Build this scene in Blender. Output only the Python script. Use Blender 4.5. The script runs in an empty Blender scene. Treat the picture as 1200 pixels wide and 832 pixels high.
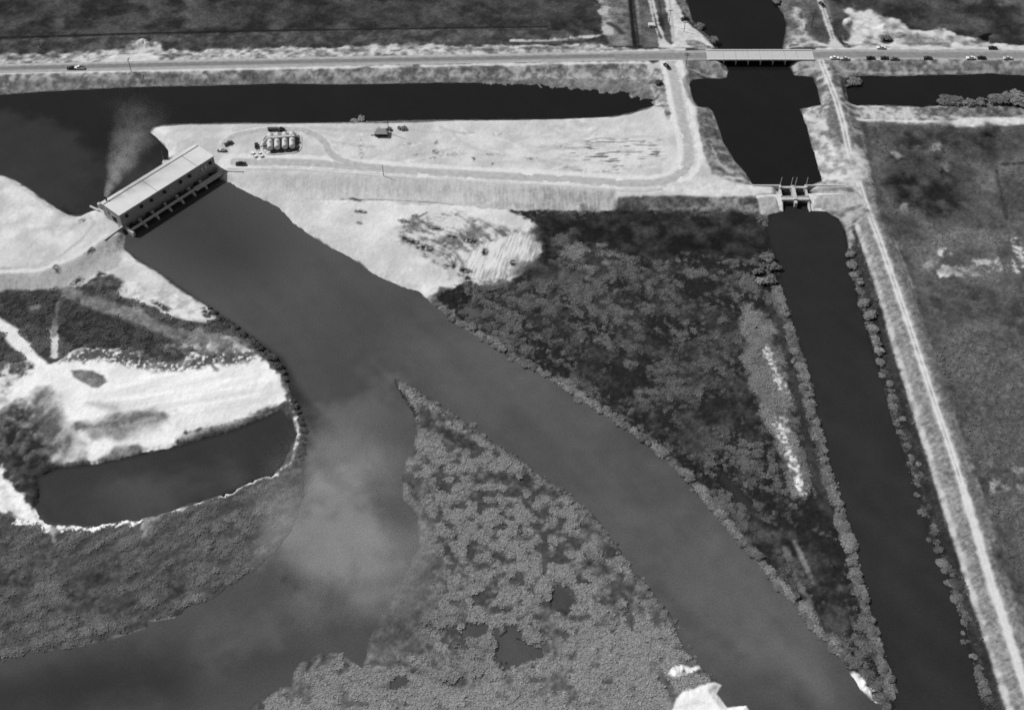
import bpy, bmesh, math, random
import numpy as np
from mathutils import Vector, Matrix

random.seed(7)
rng = np.random.default_rng(11)
scene = bpy.context.scene
COL = scene.collection
R = math.radians

# ------------------------------------------------------------------ camera
CAM_H, CAM_F, CAM_T = 460.0, 1530.0, R(48)      # metres above the water, focal length (px of a 1200 px frame), tilt below horizon
ST, CT = math.sin(CAM_T), math.cos(CAM_T)
cam = bpy.data.cameras.new('camera')
cam.sensor_width = 36.0
cam.lens = 36.0 * CAM_F / 1200.0
cam.clip_start, cam.clip_end = 1.0, 40000.0
cam_o = bpy.data.objects.new('camera', cam)
cam_o.location = (0, 0, CAM_H)
cam_o.rotation_euler = (R(90) - CAM_T, 0, 0)
COL.objects.link(cam_o)
scene.camera = cam_o


def P(px, py, z=0.0):
    """survey point: photo pixel -> metres on the level z"""
    u = (px - 600) / CAM_F
    v = (py - 416) / CAM_F
    t = (CAM_H - z) / (ST + v * CT)
    return (u * t, t * (CT - v * ST))


def PP(pts, z=0.0):
    return np.array([P(a, b, z) for a, b in pts], dtype=np.float32)


# ------------------------------------------------------------------ light
SUN_EL, SUN_AZ = R(46), R(-62)                   # azimuth from +Y, negative = to the left
world = bpy.data.worlds.new("World")
scene.world = world
world.use_nodes = True
wn = world.node_tree
wn.nodes.clear()
sky = wn.nodes.new('ShaderNodeTexSky')
sky.sky_type = 'NISHITA'
sky.sun_disc = False
sky.sun_elevation = SUN_EL
sky.sun_rotation = SUN_AZ
sky.air_density, sky.dust_density = 1.0, 1.2
bw = wn.nodes.new('ShaderNodeRGBToBW')          # the photograph is black and white
bg = wn.nodes.new('ShaderNodeBackground')
bg.inputs['Strength'].default_value = 0.085
wo = wn.nodes.new('ShaderNodeOutputWorld')
wn.links.new(sky.outputs[0], bw.inputs[0])
wn.links.new(bw.outputs[0], bg.inputs[0])
wn.links.new(bg.outputs[0], wo.inputs[0])
sun = bpy.data.lights.new('sun', 'SUN')
sun.energy = 4.3
sun.angle = R(0.53)
sun.color = (1.0, 1.0, 1.0)
sun_o = bpy.data.objects.new('sun', sun)
sdir = Vector((math.sin(SUN_AZ) * math.cos(SUN_EL), math.cos(SUN_AZ) * math.cos(SUN_EL), math.sin(SUN_EL)))
sun_o.rotation_euler = sdir.to_track_quat('Z', 'Y').to_euler()
sun_o.location = (0, 300, 300)
COL.objects.link(sun_o)

scene.view_settings.view_transform = 'Standard'
scene.view_settings.look = 'None'
scene.view_settings.exposure = 0
scene.view_settings.gamma = 1
scene.cycles.filter_width = 1.7
scene.cycles.max_bounces = 5
scene.cycles.volume_bounces = 1
scene.cycles.use_denoising = False
scene.cycles.denoiser = 'OPENIMAGEDENOISE'
scene.cycles.denoising_input_passes = 'RGB_ALBEDO_NORMAL'

K_LIGHT = 1.12                                  # radiance of a white level sheet under this sun and sky


def lin(v):
    v = np.clip(np.asarray(v, dtype=np.float32), 0, 255) / 255.0
    return np.where(v <= 0.04045, v / 12.92, ((v + 0.055) / 1.055) ** 2.4)


def alb(v):
    """film tone 0-255 of a level sunlit sheet -> base colour"""
    return np.clip(lin(v) / K_LIGHT, 0.0015, 0.82)


# ------------------------------------------------------------------ noise
def _hash(ix, iy, seed):
    h = (ix.astype(np.int64) * 374761393 + iy.astype(np.int64) * 668265263 + seed * 974634777) & 0x7fffffff
    h = ((h ^ (h >> 13)) * 1274126177) & 0x7fffffff
    h = h ^ (h >> 16)
    return (h & 0xffff).astype(np.float32) / 32767.5 - 1.0


def vnoise(x, y, seed):
    ix = np.floor(x); iy = np.floor(y)
    fx = (x - ix).astype(np.float32); fy = (y - iy).astype(np.float32)
    fx = fx * fx * (3 - 2 * fx); fy = fy * fy * (3 - 2 * fy)
    ix = ix.astype(np.int64); iy = iy.astype(np.int64)
    a = _hash(ix, iy, seed); b = _hash(ix + 1, iy, seed)
    c = _hash(ix, iy + 1, seed); d = _hash(ix + 1, iy + 1, seed)
    return (a + (b - a) * fx) + ((c + (d - c) * fx) - (a + (b - a) * fx)) * fy


def fbm(x, y, scale, seed, octv=3, gain=0.55):
    out = np.zeros(np.shape(x), np.float32); amp = 1.0; tot = 0.0
    ca, sa = 0.8, 0.6
    for o in range(octv):
        out += amp * vnoise(x / scale + 13.7 * o, y / scale - 7.3 * o, seed + o)
        tot += amp * amp
        x, y = ca * x - sa * y, sa * x + ca * y
        scale *= 0.5; amp *= gain
    return out / math.sqrt(tot) / 0.9           # std about 0.5


def aniso(x, y, ang, s_along, s_across, seed, octv=2):
    ca, sa = math.cos(ang), math.sin(ang)
    a = x * ca + y * sa; b = -x * sa + y * ca
    return fbm(a * (s_across / s_along), b, s_across, seed, octv)


# ------------------------------------------------------------------ terrain grid: dense under the picture, growing cells out to the horizon
NC, NR = 1300, 800
s_in = np.linspace(-1, 1, NC)
grow = 1 + np.cumsum(0.02 * 1.55 ** np.arange(1, 15))
s_ax = np.concatenate([-grow[::-1], s_in, grow])
tt = np.linspace(0, 1, NR)
y_in = 205 + (800 - 205) * (0.62 * tt + 0.38 * tt * tt)
y_far = 800 + np.cumsum(1.0 * 1.6 ** np.arange(1, 19))
y_near = 205 - np.cumsum(0.6 * 1.6 ** np.arange(1, 17))
y_ax = np.concatenate([y_near[::-1], y_in, y_far])
ROW0, COL0 = len(y_near), len(grow)


def half(y):
    return np.where(y < 205, 215.0, np.where(y > 800, 390.0, 215 + (y - 205) * (175.0 / 595.0)))


GY = np.repeat(y_ax[:, None], len(s_ax), 1).astype(np.float32)
GX = (half(y_ax)[:, None] * s_ax[None, :]).astype(np.float32)
SH = GX.shape
F1 = fbm(GX, GY, 1.3, 101, 2)
F3 = fbm(GX, GY, 3.2, 202, 3)
F6 = fbm(GX, GY, 6.5, 252, 3)
F12 = fbm(GX, GY, 13.0, 303, 4)
F40 = fbm(GX, GY, 42.0, 404, 4)
FIELDS = {'f1': F1, 'f3': F3, 'f6': F6, 'f12': F12, 'f40': F40}


def window(poly, pad):
    x0, y0 = poly.min(0) - pad; x1, y1 = poly.max(0) + pad
    r0 = max(0, int(np.searchsorted(y_ax, y0)) - 1); r1 = min(SH[0], int(np.searchsorted(y_ax, y1)) + 1)
    hm = half(y_ax[r0:r1]) if r1 > r0 else np.array([1.0])
    sl = min((x0 / hm).min(), (x0 / hm).max()); sr = max((x1 / hm).min(), (x1 / hm).max())
    c0 = max(0, int(np.searchsorted(s_ax, sl)) - 1); c1 = min(SH[1], int(np.searchsorted(s_ax, sr)) + 1)
    return slice(r0, r1), slice(c0, c1)


def sdf_poly(X, Y, poly):
    """signed distance, positive inside"""
    d2 = np.full(X.shape, 1e12, np.float32); ins = np.zeros(X.shape, bool)
    n = len(poly)
    for i in range(n):
        ax, ay = poly[i]; bx, by = poly[(i + 1) % n]
        ex, ey = bx - ax, by - ay
        wx, wy = X - ax, Y - ay
        l2 = ex * ex + ey * ey + 1e-9
        t = np.clip((wx * ex + wy * ey) / l2, 0, 1)
        d2 = np.minimum(d2, (wx - t * ex) ** 2 + (wy - t * ey) ** 2)
        if ey != 0:
            cond = (ay > Y) != (by > Y)
            xi = ax + (Y - ay) * (ex / ey)
            ins ^= cond & (X < xi)
    d = np.sqrt(d2)
    return np.where(ins, d, -d)


def dist_line(X, Y, pts):
    d2 = np.full(X.shape, 1e12, np.float32)
    for i in range(len(pts) - 1):
        ax, ay = pts[i]; ex, ey = pts[i + 1] - pts[i]
        wx, wy = X - ax, Y - ay
        t = np.clip((wx * ex + wy * ey) / (ex * ex + ey * ey + 1e-9), 0, 1)
        d2 = np.minimum(d2, (wx - t * ex) ** 2 + (wy - t * ey) ** 2)
    return np.sqrt(d2)


def sstep(a, b, x):
    t = np.clip((x - a) / (b - a), 0, 1)
    return t * t * (3 - 2 * t)


TONE = np.full(SH, 60, np.float32)
HGT = np.full(SH, 1.0, np.float32)              # smooth land height
CLUMP = np.zeros(SH, np.float32)                # scrub height
ROUGH = np.full(SH, 0.10, np.float32)           # amplitude of the small unevenness


def tone_of(spec, w, X, Y):
    if isinstance(spec, (int, float)):
        return np.full(X.shape, spec, np.float32), None
    lo, hi, fld, bias, gain = spec
    f = FIELDS[fld][w] if isinstance(fld, str) else fld(X, Y)
    t = np.clip(0.5 + (f - bias) * gain, 0, 1)
    return lo + (hi - lo) * t, t


def apply(mask, spec, w, X, Y, bump, rough):
    tn, t = tone_of(spec, w, X, Y)
    TONE[w] += (tn - TONE[w]) * mask
    if t is None:
        t = np.full(X.shape, 0.5, np.float32)
    CLUMP[w] += (bump * t - CLUMP[w]) * mask
    ROUGH[w] += (rough - ROUGH[w]) * mask


def L(pts, spec, soft=1.0, warp=1.0, wf='f6', z=1.0, a=1.0, bump=0.0, rough=0.10):
    poly = PP(pts, z)
    w = window(poly, soft + warp * 2 + 2)
    X, Y = GX[w], GY[w]
    d = sdf_poly(X, Y, poly)
    if warp:
        d = d + warp * FIELDS[wf][w]
    apply(a * sstep(-soft, soft, d), spec, w, X, Y, bump, rough)


def LINE(pts, width, spec, soft=0.6, warp=0.3, wf='f3', z=1.0, a=1.0, bump=0.0, rough=0.05):
    p = PP(pts, z)
    w = window(p, width + soft + warp * 2 + 2)
    X, Y = GX[w], GY[w]
    d = width / 2 - dist_line(X, Y, p)
    if warp:
        d = d + warp * FIELDS[wf][w]
    apply(a * sstep(-soft, soft, d), spec, w, X, Y, bump, rough)


def oval(cx, cy, rx, ry, ang=0.0, n=18):
    a = R(ang)
    return [(cx + rx * math.cos(t) * math.cos(a) - ry * math.sin(t) * math.sin(a),
             cy + rx * math.cos(t) * math.sin(a) + ry * math.sin(t) * math.cos(a)) for t in [2 * math.pi * i / n for i in range(n)]]


def BL(cx, cy, rx, ry, ang, spec, soft=3.0, warp=2.5, wf='f6', a=1.0, **k):
    L(oval(cx, cy, rx, ry, ang), spec, soft, warp, wf, a=a, **k)


def HP(pts, h, ramp, z=1.0):
    poly = PP(pts, z)
    w = window(poly, ramp + 2)
    d = sdf_poly(GX[w], GY[w], poly)
    m = sstep(-ramp, 0, d)
    HGT[w] += (h - HGT[w]) * m


def HL(pts, width, h, ramp, z=1.0):
    p = PP(pts, z)
    w = window(p, width + ramp + 2)
    d = width / 2 - dist_line(GX[w], GY[w], p)
    m = sstep(-ramp, 0, d)
    HGT[w] += (h - HGT[w]) * m
# ================================================================== outlines of the water (photo survey points)
BASIN = [(-160, 118), (0, 112), (60, 107.5), (150, 103), (250, 101), (330, 98.5), (397, 100), (440, 99), (520, 97.5), (580, 98), (640, 99), (660, 101),
         (690, 104), (712, 108), (738, 106), (745, 112), (752, 117), (765, 115), (766, 124), (740, 132), (715, 136.5), (660, 139), (600, 140),
         (540, 140), (470, 141), (400, 143), (340, 144), (290, 144), (255, 144.5), (215, 145), (190, 146), (178, 150), (175, 155), (183, 161), (193, 172),
         (198, 178), (196, 186), (215, 200), (170, 225), (136, 256), (121, 238), (108, 246), (94, 252), (81, 252), (67, 244), (50, 232), (34, 220), (17, 210), (0, 204), (-160, 175)]
NORTH = [(780, -80), (804, 0), (809, 12), (812, 24), (822, 34), (830, 42), (842, 52), (843, 64), (842, 72), (851, 76.5), (853.5, 84), (852, 91), (846, 92.5),
         (830, 92), (812, 94), (808, 99), (810, 108), (813, 118), (819, 125), (830, 126), (835.5, 130), (839, 140), (847, 165), (860.6, 188),
         (874, 202), (882, 216), (912, 219), (914, 232), (947, 232), (945, 219), (963, 212), (953, 178), (945, 148), (937, 128), (961.6, 123), (958, 104), (953, 91), (931, 89), (924.5, 79),
         (925, 72), (916, 54), (919.6, 42), (921, 30), (918, 18.5), (911, 7), (904, 0), (885, -80)]
SOUTHC = [(914, 225), (945, 225), (948.6, 247), (968, 248), (983.5, 257.5), (991, 272), (995, 303), (1002, 333), (1005, 347), (1015, 377), (1022, 407), (1032, 437),
          (1039, 464), (1046, 491), (1056, 518), (1062, 542), (1069, 556), (1079, 596), (1088, 625), (1103, 650), (1113, 680), (1123, 710), (1133, 740), (1138, 767),
          (1144, 794), (1153, 832), (1185, 940), (1085, 940), (1051, 832), (1045.6, 794), (1035.5, 764), (1024, 734), (1015, 697), (1005, 663), (1002, 633), (988, 596),
          (978, 562), (973, 556), (968, 525), (960, 495), (953, 464), (948, 441), (941, 417), (931, 387), (921, 357), (916, 338), (912, 310), (902, 285), (897, 268), (902, 252), (918, 247)]
EASTC = [(990, 95), (997, 90), (1011, 89), (1040, 90), (1083, 89), (1118, 88), (1165, 87), (1200, 89), (1360, 90), (1360, 116), (1200, 114), (1170, 116), (1157, 120), (1128, 121.5),
         (1102, 123), (1081, 125.5), (1070, 124.5), (1027, 123), (1005, 124), (995, 120), (993, 110)]
RIVER = [(147, 276), (150, 268), (205, 236), (253, 203), (259, 211), (269, 215), (293, 227), (313, 237), (328, 244), (333, 251), (343, 262), (370, 280), (400, 297), (420, 308), (444, 325), (471, 336.6), (491, 342),
         (504, 355), (534.6, 380), (558, 394), (588, 414), (618.7, 432), (649, 449), (679, 469.5), (709.6, 488), (740, 508), (760, 523), (780, 540), (797, 556), (813, 572),
         (827, 592), (850.5, 619), (874, 646), (894, 670), (914, 693), (938, 717), (951, 740), (968, 752), (978, 762), (995, 787.6), (1008.6, 808), (1029, 826), (1040, 845),
         (1100, 940), (960, 940), (880, 832), (875, 825), (852.5, 827.5), (840, 812), (846, 802.5), (828, 788), (800, 757), (787, 722), (763, 692), (740, 662), (719.6, 635), (696, 604),
         (669, 580), (649, 567), (635.5, 557), (602, 533), (575, 516), (551, 499), (528, 482), (501, 465), (477, 448), (462, 443), (464, 454), (474, 468), (482, 481), (487, 495),
         (488, 510), (480, 530), (474, 545), (471, 560), (472, 586), (488, 602), (490, 640), (480, 662), (466, 690), (446, 722), (432, 748), (428, 772), (425, 781), (400, 766), (384, 761), (366, 768), (347, 779), (340, 801),
         (316, 813), (300, 822), (289, 832), (240, 940), (-160, 940), (-160, 800), (0, 774), (27, 771), (33, 764), (67, 762), (101, 755.6), (141, 747), (172, 737), (175, 729), (205, 725), (222, 710), (249, 702),
         (279, 680), (300, 668), (322, 648), (344, 620), (357, 580), (357, 552), (353, 540), (360, 524), (360, 505), (350, 481), (341, 462), (337, 446), (333, 430), (316, 417), (293, 397), (269, 380), (242, 357), (215, 340), (182, 315),
         (161.5, 304.6), (146, 291)]
POND = [(101, 546), (135, 539), (175, 530.5), (209, 522.5), (242, 513.5), (279, 503), (310, 490), (329, 481), (338, 489), (346, 508), (342, 528), (330, 544), (322, 555), (299, 562),
        (276, 574), (242, 585.6), (209, 596), (175, 606), (165, 609), (135, 612.6), (108, 617), (81, 617), (57, 613), (52, 610), (42, 594), (46, 576), (44, 560), (70, 549)]
POOLS = [oval(555, 365, 11, 6.5, -10), oval(686, 430, 17, 12, 25), oval(722, 459, 15, 22, -25), [(838, 555), (848, 552), (868, 572), (890, 600), (884, 605), (862, 588)],
         oval(597, 757, 18, 24, 10), oval(659, 706, 9, 14, -20), oval(620, 768, 12, 6, 0), oval(560, 738, 12, 7, 10), oval(470, 800, 8, 6, 0)]

# ================================================================== tone and cover of the ground
FIELD_N = (40, 78, 'f12', -0.05, 0.75)
FIELD_E = (70, 114, 'f12', 0.0, 0.6)
SAND = (180, 203, 'f12', 0.0, 0.7)
WHITE = (214, 232, 'f12', 0.0, 0.7)
BANK = (92, 158, 'f3', 0.0, 0.7)
SCRUB = (84, 136, 'f6', 0.0, 0.8)

def speck(X, Y):
    return .6 * fbm(X, Y, 19, 121, 3) + .45 * aniso(X, Y, R(-35), 9, 4, 124, 2) + .55 * fbm(X, Y, 2.0, 122, 2, .5) + .55 * fbm(X, Y, 1.2, 123, 2)


def clumpy(X, Y):
    return .4 * fbm(X, Y, 10, 131, 3) + .85 * fbm(X, Y, 3.4, 132, 2, .4) + .22 * fbm(X, Y, 1.3, 133, 2)


def rings(X, Y):
    c = P(455, 330, 1); r = np.hypot(X - c[0], Y - c[1]) + 2.2 * fbm(X, Y, 14, 141, 2)
    return vnoise(r / 1.05, r * 0 + np.floor(np.arctan2(Y - c[1], X - c[0]) * 5), 142) * .55 + .75 * fbm(X, Y, 13, 143, 3) + .4 * fbm(X, Y, 2, 144, 2)


# far land all round
L([(-900, -300), (2200, -300), (2200, 60), (-900, 80)], FIELD_N, 4, 2)
L([(-900, 100), (2200, 90), (2600, 1400), (-1200, 1400)], (70, 104, 'f40', 0, 0.6), 4, 2)
L([(-2500, 830), (3500, 830), (3500, 1900), (-2500, 1900)], (70, 104, 'f40', 0, 0.6), 8, 2)

# ---- north-west field, ditch and verges
L([(-300, -300), (690, -300), (703, 0), (709, 34), (690, 46), (-300, 60)], (42, 76, 'f12', 0.05, 0.8), 1.5, 1)
for c in [(180, 18, 26, 14, 76), (225, 8, 12, 20, 92), (72, 28, 9, 7, 92), (300, 12, 60, 12, 64), (470, 15, 60, 16, 72), (610, 12, 60, 14, 66), (20, 10, 30, 12, 48), (560, 32, 80, 8, 56)]:
    BL(c[0], c[1], c[2], c[3], 0, (c[4] - 14, c[4] + 10, 'f6', 0, 0.8), 5, 4, a=0.7)
LINE([(-200, 50), (0, 46), (150, 41), (300, 37.5), (480, 34.5), (640, 32)], 1.7, 34, 0.6, 0.5)
LINE([(0, 48.5), (300, 39.8), (480, 36.5), (640, 33.8)], 1.2, (70, 92, 'f3', 0, 1), 0.6, 0.4, a=0.7)
L([(-300, 60), (0, 50), (150, 44), (300, 40), (480, 37), (640, 36), (705, 38), (705, 58), (400, 66), (0, 78), (-300, 84)], (54, 92, 'f6', 0, 0.7), 1.5, 1)
L([(-300, 78), (0, 63), (60, 63), (110, 61), (145, 57), (158, 48), (172, 46), (186, 50), (195, 57), (240, 59), (330, 55), (400, 54), (470, 52), (520, 54), (600, 54), (700, 52), (720, 57), (760, 60),
   (760, 64), (600, 66), (400, 70), (200, 76), (0, 80), (-300, 86)], (118, 192, 'f3', -0.05, 0.7), 1.2, 2.2, 'f6', z=2)
for a in [(28, 70, 26, 3), (210, 68, 22, 3.2), (480, 55, 12, 4), (160, 53, 10, 5), (60, 67, 10, 2.5), (330, 62, 26, 2.5), (410, 62, 14, 3), (650, 60, 40, 3), (560, 60, 30, 2.5)]:
    BL(a[0], a[1], a[2], a[3], 0, (86, 128, 'f3', 0, 0.8), 2, 2)
L([(120, 73), (132, 66), (150, 63.5), (178, 63), (186, 70), (188, 74), (124, 76)], (186, 206, 'f3', 0, .6), 1.2, 1.0, z=2)
BL(167, 52, 9, 5, 0, (150, 196, 'f3', 0, .8), 2, 2)
LINE([(600, 49.5), (640, 49), (680, 46), (706, 42), (711, 38)], 2.6, (140, 190, 'f3', 0, .8), 1, 1)
LINE([(540, 52), (620, 52), (690, 50)], 2, (52, 70, 'f3', 0, .8), 1, .8)

# ---- strips between the north-west field and the canal road
L([(694, -40), (740, -40), (752, 56), (712, 57), (712, 40), (704, 0)], (84, 128, 'f6', 0, .7), 1.5, 1.5)
LINE([(698, -30), (706, 4), (710, 26), (712, 40)], 5, (118, 168, 'f3', 0, .8), 1.5, 1.5)
LINE([(714, 28), (722, 32), (729, 40)], 3, 62, 1, .6)
L([(734, -60), (747, -60), (761, 55), (738, 57)], (80, 104, 'f6', 0, .7), 1.2, .8)
LINE([(735, -50), (739, 4), (742, 36), (744, 56)], 2.6, 34, .7, .4)
LINE([(738.5, -50), (742, 4), (746.5, 36), (748, 56)], 1.4, 50, .6, .3)
LINE([(742, -50), (747, 4), (751, 40)], 1.8, 118, .8, .4)
L([(745, -60), (764, -60), (776, 58), (752, 60)], (78, 104, 'f6', 0, .7), 1.2, .8)
L([(768, -60), (782, -60), (790, 52), (780, 58)], (66, 92, 'f6', 0, .7), 1.2, .6)
LINE([(755, -50), (762, 5), (767, 28), (770, 40), (774, 54)], 1.3, 176, .5, .5)
LINE([(759, -50), (766, 5), (771, 28), (775, 40), (781, 54)], 1.5, 186, .5, .5)
L([(771, 58), (773, 46), (778, 44), (786, 52), (790, 60)], 190, 1, .5, z=2)
L([(771, -80), (779, 0), (784, 25), (789, 50), (780, 58), (812, 58), (830, 60), (838, 57), (830, 46), (820, 38), (812, 30), (803, 20), (796, 8), (792, 0), (780, -80)], (180, 206, 'f3', 0, .6), 1.0, .8, z=2)
LINE([(777, -70), (785, 0), (788, 24), (790, 48)], 1.2, 168, .6, .3, z=2)
L([(805, 48), (812, 46.5), (825, 49), (833, 58), (822, 60), (808, 56)], (96, 140, 'f3', 0, .9), .8, .8, z=2)
# west bank of the north canal
L([(786, -80), (794, 0), (800, 10), (806, 22), (815, 32), (826, 40), (838, 46), (843, 56), (830, 50), (824, 44), (842, 52), (822, 36), (812, 26), (809, 12), (804, 0), (792, -80)], (92, 132, 'f3', 0, .8), 1, 1)
# east bank of the north canal
L([(890, -80), (904, 0), (911, 7), (918, 18), (922, 30), (920, 44), (916, 58), (975, 58), (975, 20), (962, -40), (940, -80)], (84, 118, 'f6', 0, .8), 1, 1)
L([(928, 8), (938, 6), (944, 16), (943, 30), (946, 40), (952, 46), (962, 52), (972, 57), (918, 58), (916, 54), (924, 50), (932, 40), (934, 26)], (120, 180, 'f3', 0, .8), 1.5, 1.5, z=1.5)
BL(939, 18, 2.5, 4, 0, 84, 1, .6); BL(930, 55, 6, 2, 0, 92, 1, .6); BL(942, 31, 2, 3, 0, 196, .8, .5)
L([(946, 20), (957, 8), (968, 30), (974, 48), (968, 53), (958, 49), (949, 40)], (66, 90, 'f6', 0, .8), 1.2, 1)
LINE([(957, 50), (966, 55), (976, 57)], 3, 190, .8, .5, z=2)
LINE([(948, -60), (960, 0), (968, 25), (974, 44), (977, 58)], 1.6, 188, .6, .4, z=1.5)
LINE([(951, -60), (963.5, 0), (971.5, 25), (977, 44), (981, 58)], 1.4, 180, .6, .4, z=1.5)
L([(974, 46), (980, 42), (986, 52), (990, 60), (968, 60)], 186, 1, .5, z=2)
# north-east field
L([(975, -300), (2200, -300), (2200, 60), (1100, 62), (992, 56), (984, 40), (972, 0)], (44, 84, 'f12', -.05, .8), 1.5, 1.5)
for c in [(1070, 15, 26, 14, 52), (1180, 35, 20, 10, 38), (1110, 28, 30, 8, 70), (1185, 4, 14, 4, 96), (1090, 40, 20, 6, 62), (1010, 5, 14, 6, 56), (1150, 15, 14, 8, 58)]:
    BL(c[0], c[1], c[2], c[3], 0, (c[4] - 12, c[4] + 10, 'f6', 0, .8), 4, 3, a=.8)
L([(990, 14), (1000, 8), (1020, 11), (1038, 18), (1055, 22), (1062, 34), (1085, 38), (1100, 34), (1115, 40), (1140, 46), (1160, 52), (1200, 54), (1360, 55), (1360, 60), (990, 62), (988, 48), (994, 36)], (118, 200, 'f6', -.15, .8), 1.6, 2.5, 'f6', z=1.5)
L([(995, 12), (1010, 12), (1030, 22), (1036, 34), (1020, 42), (1012, 54), (992, 56), (990, 44), (998, 30)], (176, 208, 'f3', 0, .6), 2, 2, 'f6', z=1.5)
BL(993, 26, 4.5, 6, 30, 206, .8, .5); BL(1034, 33, 4, 6, 10, 206, .8, .5)
BL(993, 38, 5, 12, 20, (60, 96, 'f3', 0, .8), 2, 2)
BL(1038, 48, 6, 5, 0, (70, 110, 'f3', 0, .9), 1.5, 2); BL(1065, 44, 26, 2.5, 5, (86, 140, 'f3', 0, .9), 1.5, 2)
BL(1085, 53, 28, 1.8, 0, (96, 120, 'f3', 0, .9), 1.2, 1)
L([(1146, 44), (1152, 42), (1166, 39), (1158, 44), (1157, 50), (1151, 49)], 22, .8, .5)

# ---- highway verge, south side, and its canal bank
L([(-300, 90), (0, 84), (400, 77.5), (760, 72), (766, 120), (640, 100), (400, 100), (0, 113), (-300, 125)], (104, 166, 'f3', 0, .75), .8, .6, z=2)
L([(-300, 105), (0, 98), (250, 93), (400, 92), (560, 91), (640, 96), (766, 96), (766, 125), (640, 101), (400, 102), (250, 102), (0, 114), (-300, 125)], (100, 132, 'f3', 0, .8), .9, .7)
L([(560, 96), (640, 93), (690, 94), (750, 95), (760, 100), (766, 115), (752, 118), (740, 110), (712, 109), (660, 102), (600, 99)], (108, 124, 'f3', 0, .7), .8, .5, z=.4)
LINE([(-200, 93), (0, 86.5), (400, 79.5), (735, 74), (760, 74.5), (767, 80)], 2.6, (186, 204, 'f3', 0, .6), .7, .35, z=3)
LINE([(-200, 83), (0, 78.5), (300, 72.5), (640, 64), (800, 58.5)], 3.0, (180, 204, 'f3', 0, .6), .9, .6, z=3)
for a in [(180, 90, 30), (300, 88, 22), (480, 82, 16), (560, 82, 30), (640, 80, 20), (700, 80, 24), (90, 92, 26), (420, 84, 20)]:
    BL(a[0], a[1], a[2], 2.6, -1, (92, 128, 'f3', 0, .9), 1.2, 1.6, z=2)
BL(152, 100, 5, 4, 0, (70, 110, 'f3', 0, .9), 1, 1)
# ---- junction block west of the north canal, south of the highway
L([(768, 74), (850, 72), (856, 84), (852, 94), (812, 94), (808, 100), (812, 118), (820, 126), (838, 128), (850, 166), (864, 190), (884, 217), (860, 219), (830, 206), (818, 176), (806, 128), (790, 84)], (104, 158, 'f3', 0, .75), 1, 1)
L([(808, 75), (828, 73), (845, 74), (852, 82), (850, 90), (830, 87), (812, 85)], (100, 140, 'f3', 0, .8), 1, .8)
LINE([(806, 84), (828, 88), (850, 92)], 1.3, 172, .7, .4); LINE([(838, 74), (846, 82), (851, 84)], 1.0, 176, .6, .4)
L([(818, 128), (834, 128), (846, 164), (859, 188), (875, 203), (880, 214), (850, 214), (832, 204), (822, 178), (812, 140)], (92, 138, 'f3', 0, .75), 1, 1)
LINE([(833, 172), (842, 192), (858, 205)], 2, 168, .8, .8)
LINE([(850, 211), (872, 213), (882, 214)], 2.2, 176, .7, .4)
# ---- pump-station grounds: white shell sand
SITE = [(175, 153), (182, 147), (215, 146), (290, 145), (400, 144), (540, 141), (660, 140), (715, 138), (742, 133), (768, 124), (764, 96), (758, 78), (774, 73), (800, 73), (806, 84), (810, 110), (816, 128), (822, 176), (834, 205), (862, 217), (914, 220), (914, 240), (700, 246),
        (640, 248), (560, 243), (400, 235), (333, 250), (313, 237), (269, 214), (258, 206), (232, 175), (205, 188), (197, 180), (190, 166)]
L(SITE, SAND, 1.0, .7, z=2)
L([(258, 145), (420, 143.5), (540, 140.5), (600, 140.3), (600, 142), (540, 143), (480, 147), (400, 147.5), (350, 145.5), (258, 147)], (88, 150, 'f3', 0, .8), .7, .6)
L([(420, 142), (500, 141), (500, 146), (470, 147), (430, 147)], (96, 120, 'f3', 0, .8), .7, .5)
LINE([(404, 146), (424, 139.5), (428, 141)], 2.2, 178, .8, .6)
# grass behind the highway canal end
L([(760, 96), (768, 82), (776, 84), (784, 118), (788, 140), (782, 142), (776, 126), (766, 126)], (96, 178, 'f3', .1, .7), .8, .8, z=2)
# scuffed marks in the yard
for a in [(664, 172, 9, 3, 100), (690, 178, 24, 2, 140), (720, 174, 14, 2.4, 120), (755, 167, 7, 2, 110), (768, 180, 5, 2.5, 70), (722, 190, 4, 6, 130), (750, 190, 4, 6, 110), (705, 202, 12, 1.8, 110), (666, 182, 10, 1.6, 120), (665, 196.5, 5, 1.2, 70), (624, 187, 7, 1.5, 130),
          (511, 178.5, 5, 3, 70), (507, 186, 4, 1.2, 80), (511, 168, 2, 3, 90), (487, 182, 4, 1, 90), (555, 187, 2.2, 2, 40), (573, 181.5, 3, 1.5, 80), (577, 193, 1.6, 1.6, 70), (580, 182, 6, 1, 120), (478, 170, 10, 1.2, 140), (548, 157, 8, 1.6, 150), (585, 158, 8, 1.2, 160), (423, 175, 3, 16, 178), (770, 165, 5, 1.5, 120),
          (530, 181, 18, 4, 186), (745, 180, 16, 3, 160), (700, 170, 24, 5, 178), (680, 188, 12, 3, 160)]:
    BL(a[0], a[1], a[2], a[3], -6, (a[4] - 25, 205, 'f1', .25, 1.2), .8, .8, 'f1', z=2.5, a=.9)


def dashes(X, Y):
    return aniso(X, Y, .05, 7, .9, 61) * 1.2 + fbm(X, Y, 9, 62, 2) * .5


L([(650, 166), (700, 164), (770, 164), (776, 186), (735, 200), (690, 204), (660, 186)], (96, 206, dashes, -.75, 1.6), 5, 3, z=2.5, a=.9)
L([(640, 141), (700, 140), (690, 162), (630, 160)], (176, 206, 'f6', 0, .8), 4, 3, z=2.5)

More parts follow.
